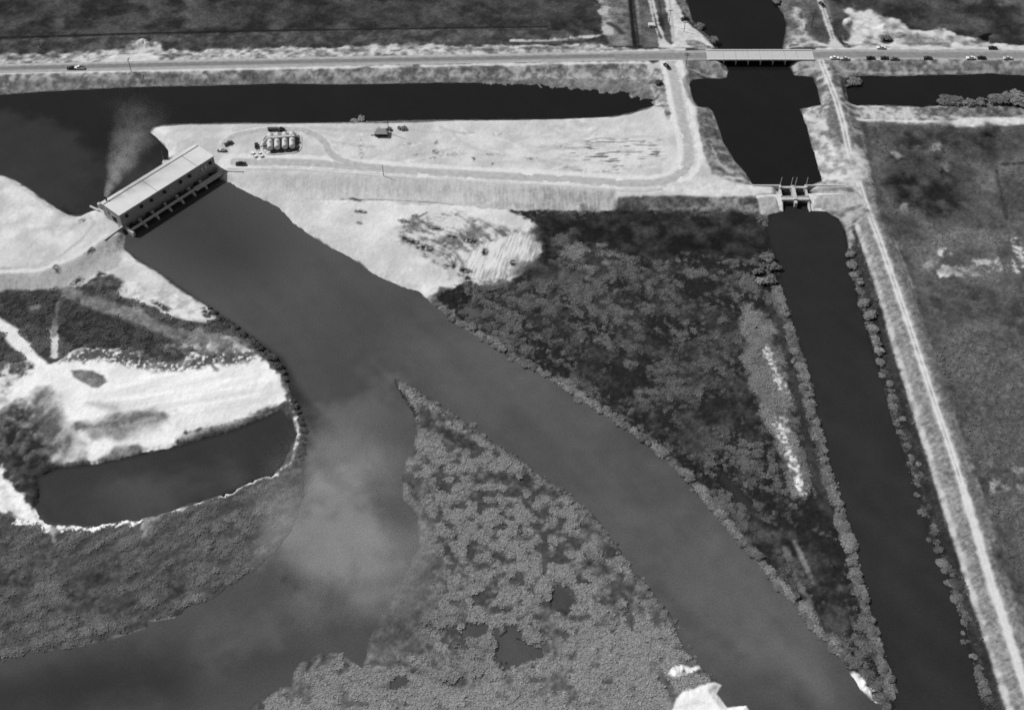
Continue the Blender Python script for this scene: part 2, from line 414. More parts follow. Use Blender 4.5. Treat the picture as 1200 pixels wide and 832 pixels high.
# tyre tracks, scrapes and worn shoulders
tr = random.Random(5)
for _ in range(34):
    x0 = tr.uniform(380, 760); y0 = tr.uniform(152, 198); a = tr.uniform(-.35, .35) + (math.pi if tr.random() < .5 else 0); k = tr.uniform(-.012, .012)
    pts = []
    for i in range(tr.randint(6, 16)):
        pts.append((x0, y0)); x0 += 9 * math.cos(a); y0 += 5 * math.sin(a); a += k * 9
        if not (360 < x0 < 780 and 148 < y0 < 202): break
    if len(pts) > 2:
        tn = tr.choice([172, 178, 184, 212, 216])
        for o in (-.9, .9): LINE([(x, y + o) for x, y in pts], .7, tn - 8, .5, .35, z=2.9, a=.75)
for _ in range(20):
    x0 = tr.uniform(0, 110); y0 = tr.uniform(232, 300)
    pts = [(x0 - 40, y0 + tr.uniform(-8, 8)), (x0, y0), (x0 + 30, y0 - tr.uniform(0, 14))]
    if x0 < 70 or y0 > 262: LINE(pts, tr.uniform(.7, 2.0), tr.choice([168, 176, 214, 182]), .8, .5, z=2.9, a=.5)
for _ in range(26):
    x0 = tr.uniform(350, 560); y0 = tr.uniform(238, 300)
    if y0 - 238 < (x0 - 340) * .55: LINE([(x0, y0), (x0 + tr.uniform(10, 40), y0 + tr.uniform(2, 18))], tr.uniform(.7, 2.4), tr.choice([156, 168, 214, 150]), .8, .6, z=1, a=.55)
YPTS = [(786, 72), (788, 80), (793, 100), (797, 122), (802, 146), (808, 170), (809, 184), (805, 197), (794, 208), (778, 213.5), (758, 216), (720, 214.5), (660, 210), (600, 207.5), (540, 204), (480, 200.5), (420, 196), (380, 192.5), (345, 190.5), (305, 190), (270, 190)]
LINE(YPTS, 13.5, 212, .9, .4, z=2.95, a=.9)
LINE([(x - 2, y + 8.5) for x, y in YPTS[9:]], 1.2, 150, .6, .4, z=2.95, a=.7)
# slope below the yard road (raked, grassed in stripes)


def rake(X, Y):
    return .8 * aniso(X, Y, R(92), 7, .75, 71, 3) + .7 * F_of(X, Y, 12, 72) + .5 * F_of(X, Y, 1.6, 73)


def F_of(X, Y, s, seed):
    return fbm(X, Y, s, seed, 2)


L([(330, 206), (420, 209), (520, 213), (640, 220), (720, 224), (725, 248), (640, 249), (560, 244), (430, 237), (335, 234)], (172, 194, rake, .05, .45), 1.5, 1, z=1.5)
L([(545, 222), (600, 222), (640, 224), (722, 228), (722, 246), (640, 247), (560, 242)], (152, 188, rake, .05, .6), 2, 2, z=1.5)
L([(420, 216), (480, 219), (530, 222), (530, 230), (470, 228), (420, 225)], (166, 190, rake, .05, .6), 3, 3, z=1.5)
LINE([(400, 234), (440, 234.5), (500, 237), (540, 242), (600, 247)], 1.0, (90, 170, 'f3', 0, 1), .5, .4)
L([(238, 203), (282, 203), (298, 206), (298, 226), (272, 215), (258, 208)], (184, 204, 'f6', 0, .6), 1, .8, z=2)
L([(718, 236), (735, 232.5), (800, 232), (884, 230), (900, 248), (884, 252), (800, 250), (718, 249)], (72, 142, 'f3', -.05, .8), 2.2, 2.0)
L([(724, 233), (790, 232), (830, 233), (825, 243), (722, 246)], (70, 98, 'f3', 0, .8), 1.2, .8)
# spit of dredged sand below the slope
SPIT = [(333, 235), (400, 236), (440, 237), (500, 239), (560, 244), (610, 248), (630, 258), (636, 280), (634, 300), (618, 318), (600, 330), (575, 334), (540, 340), (515, 336), (507, 345), (502, 350), (491, 343), (471, 337), (444, 325.5), (420, 308.5), (400, 297.5), (370, 280.5), (343, 262), (333, 251)]
L(SPIT, (188, 214, 'f12', 0, .7), 1, 1.2, z=1)


def furrow(X, Y):
    return .8 * aniso(X, Y, R(30), 9, .9, 81, 3) + .8 * fbm(X, Y, 16, 82, 3) + .4 * fbm(X, Y, 2.5, 85, 2)


L([(470, 258), (520, 250), (590, 262), (628, 280), (628, 306), (600, 326), (560, 334), (540, 330), (520, 310), (492, 300), (470, 285)], (104, 202, rings, -.28, .9), 3, 3)
L([(560, 290), (628, 268), (632, 300), (608, 322), (570, 332), (548, 326), (545, 300)], (150, 208, lambda X, Y: aniso(X, Y, R(75), 7, .8, 83, 3) + .5 * fbm(X, Y, 9, 84, 2), -.4, .75), 2, 2)
L([(466, 276), (480, 280), (520, 306), (552, 326), (558, 332), (545, 334), (515, 312), (480, 290)], (48, 176, 'f3', -.2, 1.2), 1.5, 2)
for a in [(417, 234.5, 8, 1.5), (423, 249, 8, 1.6), (420, 262, 4, 1.4), (474, 260, 7, 1.8), (488, 254, 5, 1.6), (484, 284, 9, 3), (500, 292, 9, 3.5), (552, 283, 9, 3), (568, 296, 4, 4), (601, 309, 4, 4), (546, 318, 8, 3), (530, 278, 8, 2), (510, 268, 10, 2)]:
    BL(a[0], a[1], a[2], a[3], 10, (26, 150, 'f1', .35, 1.0), .8, 1.0, 'f1')
LINE([(500, 250), (486, 258), (472, 262)], 1.2, 120, .6, .4)
# ---- marsh between the river and the east canal
MARSH = [(597, 248), (725, 247), (890, 250), (902, 262), (898, 275), (912, 310), (916, 340), (932, 388), (948, 440), (962, 500), (975, 558), (990, 598), (1004, 640), (1016, 700), (1036, 765), (1050, 830), (1075, 930), (1090, 930), (1040, 845), (1010, 808), (980, 762), (951, 738),
         (914, 691), (874, 644), (827, 590), (797, 554), (740, 506), (679, 468), (618, 430), (558, 392), (507, 352), (518, 342), (536, 337), (551, 331), (562, 336), (580, 338), (594, 337), (606, 326), (617, 317), (628, 307), (637, 297), (633, 279), (628, 266), (614, 256)]
L(MARSH, (38, 98, speck, .3, 1.15), 1.0, 1.5, 'f3', z=.4, bump=.8)
L([(640, 249), (890, 251), (900, 268), (905, 300), (880, 300), (800, 300), (720, 300), (660, 290), (640, 300), (630, 270)], (32, 62, 'f6', .1, .7), 4, 5, 'f12', z=.4, bump=.4)
for a in [(700, 305, 34, 18, 20, 102), (665, 280, 16, 10, 0, 92), (812, 318, 28, 8, 10, 108), (700, 350, 60, 22, 30, 86), (760, 330, 40, 12, 10, 84), (610, 345, 50, 10, 10, 82), (670, 395, 60, 14, 28, 80), (740, 400, 26, 20, 30, 88), (745, 440, 8, 20, -30, 100), (756, 470, 18, 16, 40, 98),
          (800, 360, 40, 18, 20, 80), (850, 400, 22, 30, 10, 80), (735, 520, 30, 10, 40, 86), (590, 385, 34, 12, 35, 90), (560, 372, 20, 6, 30, 80), (850, 330, 18, 10, 30, 84), (800, 440, 30, 40, 30, 78), (870, 620, 24, 20, 40, 74), (930, 680, 30, 26, 50, 82), (965, 730, 20, 20, 50, 80), (690, 295, 20, 10, 0, 108), (880, 560, 14, 10, 30, 82)]:
    BL(a[0], a[1], a[2], a[3], a[4], (50, a[5] + 16, clumpy, .02, 1.3), 4, 7, 'f6', a=.72, bump=1.0, z=.5)
for a in [(640, 320, 36, 14, 0, 66), (880, 475, 12, 40, -12, 44), (850, 470, 14, 30, -10, 52), (810, 510, 26, 22, 40, 52), (900, 590, 10, 14, 30, 48), (770, 405, 10, 14, 0, 50), (700, 445, 26, 10, 40, 46), (830, 285, 46, 10, 0, 36), (700, 270, 26, 6, 0, 38), (905, 620, 12, 20, -20, 52), (770, 500, 30, 8, 45, 50), (900, 640, 20, 8, 40, 56), (955, 650, 14, 30, -15, 54), (985, 720, 14, 30, -15, 60)]:
    BL(a[0], a[1], a[2], a[3], a[4], (a[5] - 12, a[5] + 24, 'f6', .2, .7), 5, 5, 'f6', a=.8, bump=.3, z=.5)
# grey grass ridge beside the east canal with its bright dry streak
L([(868, 360), (882, 358), (898, 366), (908, 390), (918, 430), (928, 480), (940, 540), (945, 580), (930, 580), (908, 520), (888, 470), (872, 420)], (92, 122, 'f6', -.1, .9), 2, 2.5, bump=.6)
L([(872, 395), (884, 390), (905, 440), (912, 476), (890, 470), (878, 430)], (96, 116, 'f6', -.1, .9), 2, 2.5, bump=.6)
LINE([(905, 362), (922, 400), (932, 450), (944, 500), (956, 560), (975, 610)], 5.5, (46, 62, 'f6', 0, .8), 1.2, 1.2, z=.4)
LINE([(912, 340), (918, 362), (929, 392), (938, 420), (945, 444), (951, 470), (958, 500), (966, 530), (974, 562), (986, 602), (998, 640), (1004, 668), (1014, 702), (1026, 740), (1040, 778), (1048, 810)], 5.5, (84, 124, 'f3', -.1, .8), 1.2, .8, bump=.6)
LINE([(897, 404), (906, 424), (912, 446), (917, 456)], 3.4, (112, 210, 'f1', .1, .9), 1.2, 1.8, z=1)
LINE([(912, 488), (918, 508), (926, 530), (934, 552), (938, 572)], 5.0, (116, 216, 'f1', .02, .9), 1.4, 2.2, z=1)
BL(936, 566, 4, 7, -10, (150, 226, 'f1', -.2, 1.0), 1, 1, z=1)
LINE([(932, 634), (944, 660), (952, 680)], 2.0, 110, 1, .6); LINE([(920, 640), (940, 690), (960, 730)], 2.0, 98, 1, 1)
# river bank row
LINE([(506, 350), (536, 378), (560, 391), (590, 411), (620, 429), (650, 446), (681, 467), (712, 485), (742, 505), (763, 520), (784, 537), (800, 553), (817, 570), (831, 590), (854, 617), (878, 644), (898, 668), (918, 691), (942, 715), (956, 738), (980, 758)], 5.0, (88, 132, 'f3', -.1, .8), 1.2, .8, bump=.8)
# spoil of white shell at the river's edge, lower right
L([(994, 790), (1000, 786), (1012, 793), (1021, 806), (1030, 820), (1026, 827), (1014, 812), (1000, 800)], (196, 232, 'f3', -.1, .8), .8, 1, z=1)
BL(980, 765, 3, 3, 0, 200, 1, .8); BL(968, 749, 5, 2, 20, 170, 1, .8)
# ---- low ground and levee east of the canal
L([(960, 246), (1005, 262), (1030, 330), (1095, 560), (1185, 850), (1215, 940), (1160, 940), (1150, 832), (1110, 680), (1068, 556), (1030, 440), (1000, 330), (990, 272)], (44, 66, 'f6', 0, .8), 1, .8, z=.4, bump=.4)
L([(940, 124), (962, 122), (970, 132), (975, 160), (978, 200), (1000, 216), (1002, 240), (990, 262), (980, 256), (968, 248), (950, 246), (948, 216), (963, 212), (953, 178)], (122, 186, 'f3', -.1, .8), 1, 1, z=1)
L([(925, 74), (960, 70), (990, 72), (992, 96), (994, 120), (1003, 126), (1012, 150), (1022, 200), (1026, 240), (1000, 220), (976, 170), (966, 130), (961, 122), (958, 104), (953, 90), (932, 88)], (92, 150, 'f3', 0, .75), 1, 1, z=1)
L([(926, 74), (958, 72), (958, 88), (932, 87)], (112, 160, 'f3', -.1, .8), 1, .8); LINE([(930, 86), (944, 83), (956, 84)], 1.2, 176, .7, .5)
L([(966, 124), (988, 128), (996, 150), (1003, 190), (996, 170), (978, 172), (972, 150)], (82, 120, 'f6', 0, .8), 1.5, 1)
BL(968, 128, 4, 2, 0, 180, 1, .8); BL(946, 143, 6, 12, -15, (120, 196, 'f3', 0, .8), 1.5, 1)
L([(955, 172), (990, 172), (1016, 180), (1022, 200), (1010, 216), (964, 214)], (146, 196, 'f3', -.1, .7), 2, 2, z=1)
LEVL = [(1000, 214), (1008, 240), (1003, 254), (1009, 284), (1024, 330), (1048, 412), (1093, 556), (1135, 690), (1180, 832), (1215, 940)]
LEVR = [(1014, 214), (1036, 262), (1062, 320), (1078, 368), (1110, 460), (1144, 556), (1165, 610), (1190, 700), (1225, 800), (1275, 940)]


def levgrass(X, Y):
    return .7 * aniso(X, Y, R(28), 3.0, .7, 91, 3) + .5 * fbm(X, Y, 10, 92, 3) + .7 * fbm(X, Y, 1.5, 93, 2)


L(LEVL + LEVR[::-1], (110, 148, levgrass, 0, .55), .8, .6, z=2)
L([(1034, 262), (1062, 320), (1078, 368), (1110, 460), (1144, 556), (1180, 700), (1200, 800), (1200, 760), (1140, 590), (1105, 480), (1062, 350), (1040, 290)], (98, 128, levgrass, 0, .55), 1.5, 1, z=2)
LINE([(1003, 262), (1011, 286), (1027, 330), (1051, 412), (1096, 556), (1138, 690), (1183, 832), (1215, 930)], 2.0, (148, 176, 'f3', 0, .8), .9, .4, z=1.6)
LINE([(1040, 262), (1064, 322), (1079, 362)], 1.6, 134, .8, .4, z=1.6)
LINE([(994, 290), (1003, 330), (1016, 372), (1024, 402), (1034, 432), (1042, 462), (1050, 490), (1060, 516), (1066, 540), (1074, 566), (1082, 596), (1092, 628), (1106, 660), (1118, 694), (1128, 722), (1138, 752), (1144, 782), (1152, 812), (1160, 840)], 3.4, (44, 104, speck, .1, 1.2), 1.4, 1.6, 'f3', z=.4, bump=.5)
# ruts of the levee road
RUT = [(962, 72), (970, 92), (980, 118), (988, 145), (993, 170), (1000, 195), (1006, 214), (1016, 244), (1030, 280), (1044, 320), (1060, 366), (1078, 420), (1098, 480), (1122, 552), (1142, 618), (1162, 684), (1180, 738), (1198, 796), (1235, 915)]
LINE(RUT, 4.6, (160, 186, 'f3', 0, .7), .9, .5, z=3, a=.75)
LINE([(x - 2.1, y) for x, y in RUT], 1.2, 208, .55, .25, z=3)
LINE([(x + 2.1, y) for x, y in RUT], 1.2, 208, .55, .25, z=3)
LINE([(1128, 570), (1142, 618), (1162, 684), (1180, 738), (1198, 796), (1235, 915)], 3.4, 206, .8, .4, z=3, a=.85)
L([(996, 176), (1008, 180), (1016, 206), (1012, 216), (998, 216), (992, 200)], (150, 196, 'f3', -.1, .7), 1.5, 1.5, z=2)
LINE([(980, 118), (990, 126), (1004, 133)], 1.2, 168, .7, .4, z=2)
# causeway across the east canal either side of the control gate; stone aprons
L([(780, 216), (806, 212), (822, 214), (850, 219), (880, 217), (914, 219), (914, 228), (880, 229), (840, 231), (790, 228)], (188, 210, 'f3', 0, .6), .9, .6, z=3)
L([(945, 216), (1000, 214), (1010, 222), (1000, 230), (945, 229)], (158, 192, 'f3', 0, .7), .9, .6, z=3)
LINE([(946, 221), (975, 221), (998, 217), (1006, 206)], 1.6, 186, .7, .4, z=3); LINE([(950, 226.5), (990, 226)], .9, 110, .5, .4, z=3)
L([(946, 222), (1000, 222), (1012, 236), (1008, 250), (985, 252), (950, 250)], (112, 150, 'f3', 0, .8), .8, .8, z=2)
L([(887, 229.5), (916, 228), (918, 247), (904, 248.5), (891, 250)], (160, 176, 'f1', 0, .7), .5, .4, z=1.5)
L([(946, 227.5), (985, 226.5), (1004, 230), (1014, 240), (1008, 245), (990, 247), (975, 245.5), (949, 246.5)], (158, 178, 'f1', 0, .7), .6, .4, z=1.5)
L([(968, 250), (1010, 243), (1016, 250), (1000, 262), (1004, 282), (996, 290), (991, 274), (984, 258)], (110, 158, 'f3', -.1, .8), 1, 1, z=1)
LINE([(1002, 262), (1012, 256), (1020, 250)], 1.2, 160, .7, .4, z=2); LINE([(1000, 250), (1015, 243)], 1.0, 164, .6, .4, z=2)
# ---- verge and canal bank along the highway, east
L([(960, 70), (1360, 69), (1360, 92), (1200, 90), (1100, 89), (995, 91), (985, 82)], (100, 156, 'f3', 0, .75), .8, .7, z=2)
LINE([(990, 82), (1040, 84), (1160, 82)], 1.4, 170, .8, .6, z=2); BL(1026, 77, 8, 3.5, 0, 104, 1, .8, z=2); BL(1137, 78, 9, 3, 0, 110, 1, .8, z=2); BL(1060, 76, 20, 2.5, 0, (90, 130, 'f3', 0, .9), 1, 1, z=2)
LINE([(958, 68.6), (1100, 69), (1360, 69.5)], 2.6, (180, 204, 'f3', 0, .6), .7, .4, z=3)
LINE([(958, 58.5), (1100, 57.5), (1360, 57.5)], 2.6, (178, 204, 'f3', 0, .6), .8, .6, z=3)
L([(995, 121), (1080, 125), (1130, 121), (1200, 114), (1360, 116), (1360, 160), (1200, 146), (1145, 152), (1010, 142), (1002, 132)], (120, 186, 'f3', -.05, .8), 1, 1.2, z=1)
L([(1080, 126), (1130, 122), (1200, 114), (1360, 116), (1360, 136), (1200, 136), (1150, 138), (1100, 136), (1075, 134)], (84, 130, 'f3', 0, .8), 1, 1.5, z=1)
LINE([(1006, 139), (1060, 140.5), (1110, 141), (1150, 140), (1200, 138.5), (1360, 134)], 2.4, 204, .9, .5, z=2)
L([(1110, 142), (1140, 136), (1200, 137), (1360, 134), (1360, 148), (1200, 144), (1160, 147), (1150, 153), (1146, 160), (1138, 158), (1142, 149), (1120, 148)], (192, 214, 'f3', 0, .6), .9, .8, z=2)
# ---- east field
L([(1008, 144), (1140, 150), (1200, 147), (1420, 150), (1700, 940), (1280, 940), (1225, 800), (1190, 700), (1144, 556), (1078, 368), (1062, 320), (1036, 262), (1020, 200)], FIELD_E, 2, 2, bump=.3)
for a in [(1085, 215, 44, 34, 10, 54), (1060, 165, 44, 14, 5, 66), (1115, 165, 30, 16, 10, 60), (1160, 170, 10, 22, -12, 42), (1135, 190, 14, 16, 0, 52), (1190, 165, 10, 12, 30, 58), (1195, 210, 12, 14, 0, 76), (1045, 260, 20, 14, 40, 74), (1180, 215, 4, 40, -8, 62),
          (1100, 240, 24, 14, 20, 62), (1070, 275, 6, 4, 40, 60), (1110, 275, 20, 10, 0, 92), (1165, 260, 8, 5, 40, 56), (1140, 355, 26, 18, 0, 72), (1195, 300, 20, 16, 0, 80), (1110, 372, 8, 20, -10, 70), (1160, 400, 30, 8, 0, 78), (1185, 640, 14, 30, -20, 76), (1195, 360, 8, 24, 0, 76)]:
    BL(a[0], a[1], a[2], a[3], a[4], (a[5] - 14, a[5] + 22, 'f6', 0, .8), 6, 5, 'f12', a=.85, bump=.4)
for a in [(1075, 205, 36, 26, 15, 44), (1110, 235, 34, 18, 20, 50), (1060, 160, 30, 8, 5, 54), (1158, 172, 8, 18, -12, 32), (1140, 350, 34, 12, 15, 62), (1190, 380, 20, 20, 0, 66), (1095, 345, 6, 20, -20, 66), (1190, 660, 12, 40, -20, 62), (1180, 480, 16, 8, 0, 70)]:
    BL(a[0], a[1], a[2], a[3], a[4], (a[5] - 14, a[5] + 24, 'f6', 0, .8), 7, 6, 'f12', a=.85)
for a in [(1150, 210, 12, 24, -8, 104), (1175, 190, 9, 14, 10, 98), (1120, 300, 34, 8, 0, 100)]:
    BL(a[0], a[1], a[2], a[3], a[4], (a[5] - 8, a[5] + 10, 'f6', 0, .8), 6, 4, 'f12', a=.8)
LINE([(1168, 200), (1174, 230), (1180, 256)], 1.6, 50, 1, 1, a=.8); LINE([(1172, 193), (1200, 191)], 2, 44, 1, 1.2, a=.8)
for a in [(1106, 298, 5, 4, 196), (1107, 318, 6, 6, 200), (1128, 318, 30, 5, 140), (1150, 306, 8, 3, 160), (1170, 312, 4, 6, 170), (1090, 309, 8, 2, 130), (1190, 285, 4, 8, 200), (1195, 305, 5, 14, 186), (1186, 278, 2, 5, 190), (1150, 430, 10, 5, 128), (1165, 570, 4, 7, 170), (1185, 570, 16, 5, 140), (1140, 545, 8, 5, 120), (1163, 545, 3, 4, 140), (1195, 552, 8, 4, 150), (1160, 640, 3, 6, 120), (1052, 183, 7, 4, 120), (1096, 172, 5, 4, 110), (1108, 196, 6, 5, 106), (1060, 243, 5, 4, 110)]:
    BL(a[0], a[1], a[2], a[3], 5, (100, a[4] + 12, 'f3', 0, .9), 1.5, 1.8, 'f3')
L([(1090, 400), (1290, 400), (1400, 940), (1290, 940), (1225, 800), (1160, 600)], (82, 108, 'f3', .15, .9), 6, 4, 'f12', a=.6, bump=.8)
# ---- west bank: abutment, fill, spit
WEST = [(-200, 186), (0, 204), (17, 210), (34, 220), (50, 232), (67, 244), (81, 252), (94, 252), (108, 246), (121, 238), (136, 258), (148, 272), (146, 291), (161, 304), (182, 315), (215, 340), (242, 357), (252, 372), (240, 378), (215, 374), (190, 362), (160, 352), (130, 345), (100, 340), (0, 345), (-200, 350)]
L(WEST, (182, 210, 'f12', -.1, .7), 1, 1, z=2)
L([(-200, 320), (0, 316), (50, 314), (80, 306), (112, 288), (124, 280), (146, 290), (140, 310), (110, 322), (90, 338), (0, 341), (-200, 346)], (156, 176, rake, 0, .5), 1.2, 1, z=1.5)
L([(120, 282), (146, 276), (146, 292), (126, 296)], (150, 164, 'f1', 0, .8), .8, .5, z=1.5)
LINE([(-200, 325), (0, 318), (46, 316), (78, 305), (108, 288), (122, 276)], 3, 208, 1, .4, z=3)
LINE([(40, 312), (70, 300), (96, 280), (110, 262), (106, 255)], 1.6, 176, 1, .5, z=3)
BL(75, 265, 20, 12, -30, (180, 200, 'f3', 0, .8), 4, 3); BL(30, 260, 30, 10, -20, (186, 214, 'f6', 0, .8), 4, 4)
for a in [(107, 297, 5, 2, 60), (92, 330, 7, 6, 80), (118, 322, 5, 3, 80), (98, 262, 6, 2, 130), (68, 318, 2, 4, 90)]:
    BL(a[0], a[1], a[2], a[3], -30, (a[4] - 20, 170, 'f1', .2, 1), 1, 1.2, 'f3')
# dark scrub below the fill
L([(-200, 340), (0, 341), (90, 338), (112, 324), (132, 324), (146, 330), (140, 345), (160, 354), (190, 364), (215, 376), (240, 378), (258, 374), (275, 386), (296, 400), (318, 418), (334, 432), (338, 446), (330, 440), (300, 410), (284, 408), (250, 420), (210, 425), (180, 424), (155, 422), (140, 412), (110, 408), (84, 410), (70, 420), (55, 418), (40, 420), (0, 425), (-200, 430)], (62, 90, 'f3', 0, .8), 1.2, 1.2, z=.8, bump=.8)
L([(70, 340), (120, 345), (160, 360), (220, 385), (280, 396), (296, 402), (280, 412), (240, 412), (200, 395), (140, 372), (80, 352)], (92, 122, 'f6', 0, .7), 3, 3, z=.8)
L([(0, 352), (50, 345), (140, 375), (200, 400), (215, 418), (180, 420), (140, 412), (90, 408), (60, 400), (30, 380), (0, 370)], (52, 74, 'f3', 0, .8), 2, 1.5, z=.8, bump=.8)
BL(40, 362, 10, 4, -15, 120, 1.5, 1.5); BL(10, 350, 16, 6, 0, 52, 2, 2)
L([(140, 335), (160, 330), (180, 340), (215, 345), (238, 358), (250, 372), (225, 376), (200, 372), (180, 358), (155, 350), (140, 346)], (176, 212, 'f3', -.2, .8), 1, 1.2, z=1)
BL(188, 358, 12, 3, 25, (60, 180, 'f1', .2, 1), 1, 1); BL(243, 366, 8, 5, 40, (60, 200, 'f1', 0, 1), 1, 1); BL(145, 340, 8, 6, 40, (66, 190, 'f3', 0, 1), 1, 1.5)
# white spit with haul road
L([(-200, 440), (0, 442), (30, 430), (56, 428), (72, 420), (96, 406), (112, 414), (136, 408), (150, 420), (180, 424), (212, 428), (225, 410), (252, 418), (288, 408), (305, 420), (326, 440), (330, 452), (341, 460), (338, 468), (306, 486), (280, 494), (245, 500), (215, 506), (205, 524), (184, 527), (160, 526), (135, 536), (108, 544), (92, 540), (60, 545), (20, 500), (0, 500), (-200, 520)], WHITE, 1, 1.6, 'f3', z=1)
L([(280, 440), (300, 452), (318, 458), (342, 459.5), (338, 467), (322, 478), (306, 485), (280, 490)], 226, .6, .2, 'f3', z=1)
L([(120, 450), (200, 430), (300, 440), (335, 459), (300, 480), (220, 498), (120, 480)], (206, 234, lambda X, Y: aniso(X, Y, R(14), 26, 3, 111, 3), 0, .6), 6, 3, z=1)
L([(-60, 340), (0, 372), (22, 385), (44, 415), (68, 440), (92, 460), (60, 452), (34, 424), (12, 404), (0, 388), (-60, 356)], WHITE, 1, .6, z=1)
LINE([(63, 385), (64, 400), (64, 418)], 3.6, 200, 1, 1, z=1); LINE([(68, 355), (65, 375), (63, 392)], 3, 104, 1, .6, a=.8)
for a in [(205, 408, 14, 4, 60), (165, 416, 20, 4, 66), (228, 402, 14, 5, 100), (240, 414, 14, 6, 150), (255, 415, 20, 6, 130), (270, 405, 16, 7, 120), (252, 432, 3, 2, 60), (175, 420, 10, 3, 70)]:
    BL(a[0], a[1], a[2], a[3], 12, (a[4] - 16, a[4] + 60, 'f3', 0, .9), 2, 2, 'f3', a=.85)
for a in [(20, 436, 16, 8, 110), (34, 430, 8, 5, 76), (8, 450, 6, 4, 90), (0, 470, 10, 4, 150), (6, 460, 4, 2, 80)]:
    BL(a[0], a[1], a[2], a[3], 0, (a[4] - 30, 200, 'f3', .1, .9), 2, 2.5, 'f3')
L([(72, 422), (98, 408), (140, 410), (180, 424), (215, 427), (232, 414), (300, 412), (290, 424), (226, 432), (180, 434), (130, 424), (96, 422)], (70, 222, 'f1', .45, 1.6), 2.5, 2, 'f3', z=1, a=.9)
L([(83, 434), (94, 432), (108, 434), (120, 440), (125, 448), (116, 455), (108, 455), (96, 448), (86, 442)], (104, 122, 'f3', 0, .7), .8, .5)
L([(92, 500), (112, 492), (150, 484), (180, 482), (202, 484), (198, 496), (180, 500), (160, 508), (138, 514), (110, 510), (95, 506)], (110, 150, lambda X, Y: aniso(X, Y, R(12), 14, 3, 113, 3), 0, .7), 3.2, 2.4)
BL(118, 476, 18, 3, 10, 160, 3, 1.5, a=.8); BL(193, 487, 5, 5, 0, 108, 2, 2)
L([(205, 516), (230, 506), (270, 496), (305, 484), (330, 474), (338, 470), (330, 480), (308, 490), (280, 500), (245, 510), (210, 520)], (84, 176, lambda X, Y: aniso(X, Y, R(16), 22, 1.8, 114, 3), .15, .9), 1.6, 1.6, 'f3', z=.3)
L([(110, 542), (135, 526), (160, 522), (172, 526), (140, 538)], (110, 150, 'f3', 0, .8), 1.5, 1.2, z=.3)
L([(34, 480), (40, 462), (56, 455), (66, 468), (70, 486), (88, 500), (98, 520), (92, 538), (74, 545), (56, 535), (44, 515), (34, 500)], (90, 150, lambda X, Y: aniso(X, Y, R(70), 12, 3, 95), 0, .8), 4, 3, z=1)
L([(-200, 500), (0, 500), (14, 480), (34, 472), (40, 500), (52, 526), (66, 546), (90, 548), (60, 552), (28, 562), (20, 585), (8, 560), (0, 545), (-200, 545)], (46, 84, 'f3', 0, .9), 5, 4, 'f6', z=.6, bump=.7)
BL(16, 485, 14, 8, -30, (70, 120, 'f3', 0, .9), 4, 3)
L([(16, 548), (70, 546), (78, 562), (70, 580), (74, 604), (62, 612), (44, 602), (30, 588), (20, 572)], (46, 70, 'f3', 0, .9), 3, 3, 'f3', z=.4, bump=.3)
L([(-200, 540), (0, 545), (8, 562), (20, 575), (36, 594), (52, 610), (60, 618), (40, 618), (18, 610), (0, 600), (-200, 598)], (200, 230, 'f3', -.1, .9), 1.5, 2, 'f3', z=.8)
# outer shore of the cove (east)
LINE([(341, 462), (347, 478), (354, 494), (357, 512), (355, 530), (350, 546)], 5, (58, 90, 'f3', 0, .9), 1, .8, z=.6, bump=1)
LINE([(341, 470), (348, 492), (348, 516), (345, 530), (340, 545), (326, 552)], 1.6, (120, 220, 'f3', 0, 1), .8, .8, z=.5)
# tongue below the cove
TONG = [(-200, 600), (0, 600), (30, 612), (60, 618), (108, 619), (165, 611), (209, 598), (276, 576), (326, 556), (350, 545), (358, 552), (358, 580), (346, 620), (322, 650), (300, 670), (279, 681), (249, 703), (222, 711), (205, 726), (175, 730), (172, 738), (141, 748), (101, 757), (67, 763), (33, 766), (27, 772), (0, 776), (-200, 800)]


def swept(X, Y):
    return aniso(X, Y, R(38), 7, 2.6, 97) * .8 + .5 * fbm(X, Y, 16, 98, 3)


L(TONG, (66, 108, swept, 0, .75), 1.2, 1.2, z=.6, bump=.9)
for a in [(206, 678, 10, 22, 8, 52), (100, 690, 26, 12, -30, 54), (130, 670, 26, 10, -40, 60), (60, 712, 16, 6, 0, 60), (20, 680, 24, 10, 0, 62), (10, 726, 10, 8, 0, 52), (148, 710, 16, 8, -30, 60), (260, 685, 14, 6, -10, 66), (60, 660, 30, 10, -20, 68)]:
    BL(a[0], a[1], a[2], a[3], a[4], (a[5] - 10, a[5] + 22, 'f3', 0, .8), 4, 4, 'f6', a=.8, bump=.3)
for a in [(230, 665, 20, 6, -8, 108), (270, 678, 12, 4, 10, 120), (228, 700, 16, 5, -25, 120), (110, 735, 30, 10, -8, 104), (72, 728, 14, 10, 0, 104), (180, 700, 6, 22, 20, 96), (300, 600, 30, 14, -30, 104), (250, 630, 40, 16, -25, 96), (180, 630, 26, 14, 0, 94), (20, 762, 14, 4, -10, 120)]:
    BL(a[0], a[1], a[2], a[3], a[4], (a[5] - 22, a[5] + 14, 'f3', -.1, .8), 4, 3, 'f6', a=.75, bump=1)
LINE([(20, 612), (44, 611), (57, 620), (81, 618), (108, 620), (128, 612), (150, 612), (166, 609)], 2.4, (150, 232, 'f1', -.2, 1), .9, 2.2, 'f1', z=.5)
LINE([(168, 618), (172, 607), (190, 602), (209, 597), (242, 587), (262, 580), (278, 573), (300, 561), (324, 555)], 1.4, (140, 220, 'f3', 0, 1), .8, .7, z=.5)
LINE([(169, 626), (174, 610), (184, 604)], 3, 132, 1.5, 1, z=.5); LINE([(62, 618), (62, 632)], 2, 150, 1.2, 1)
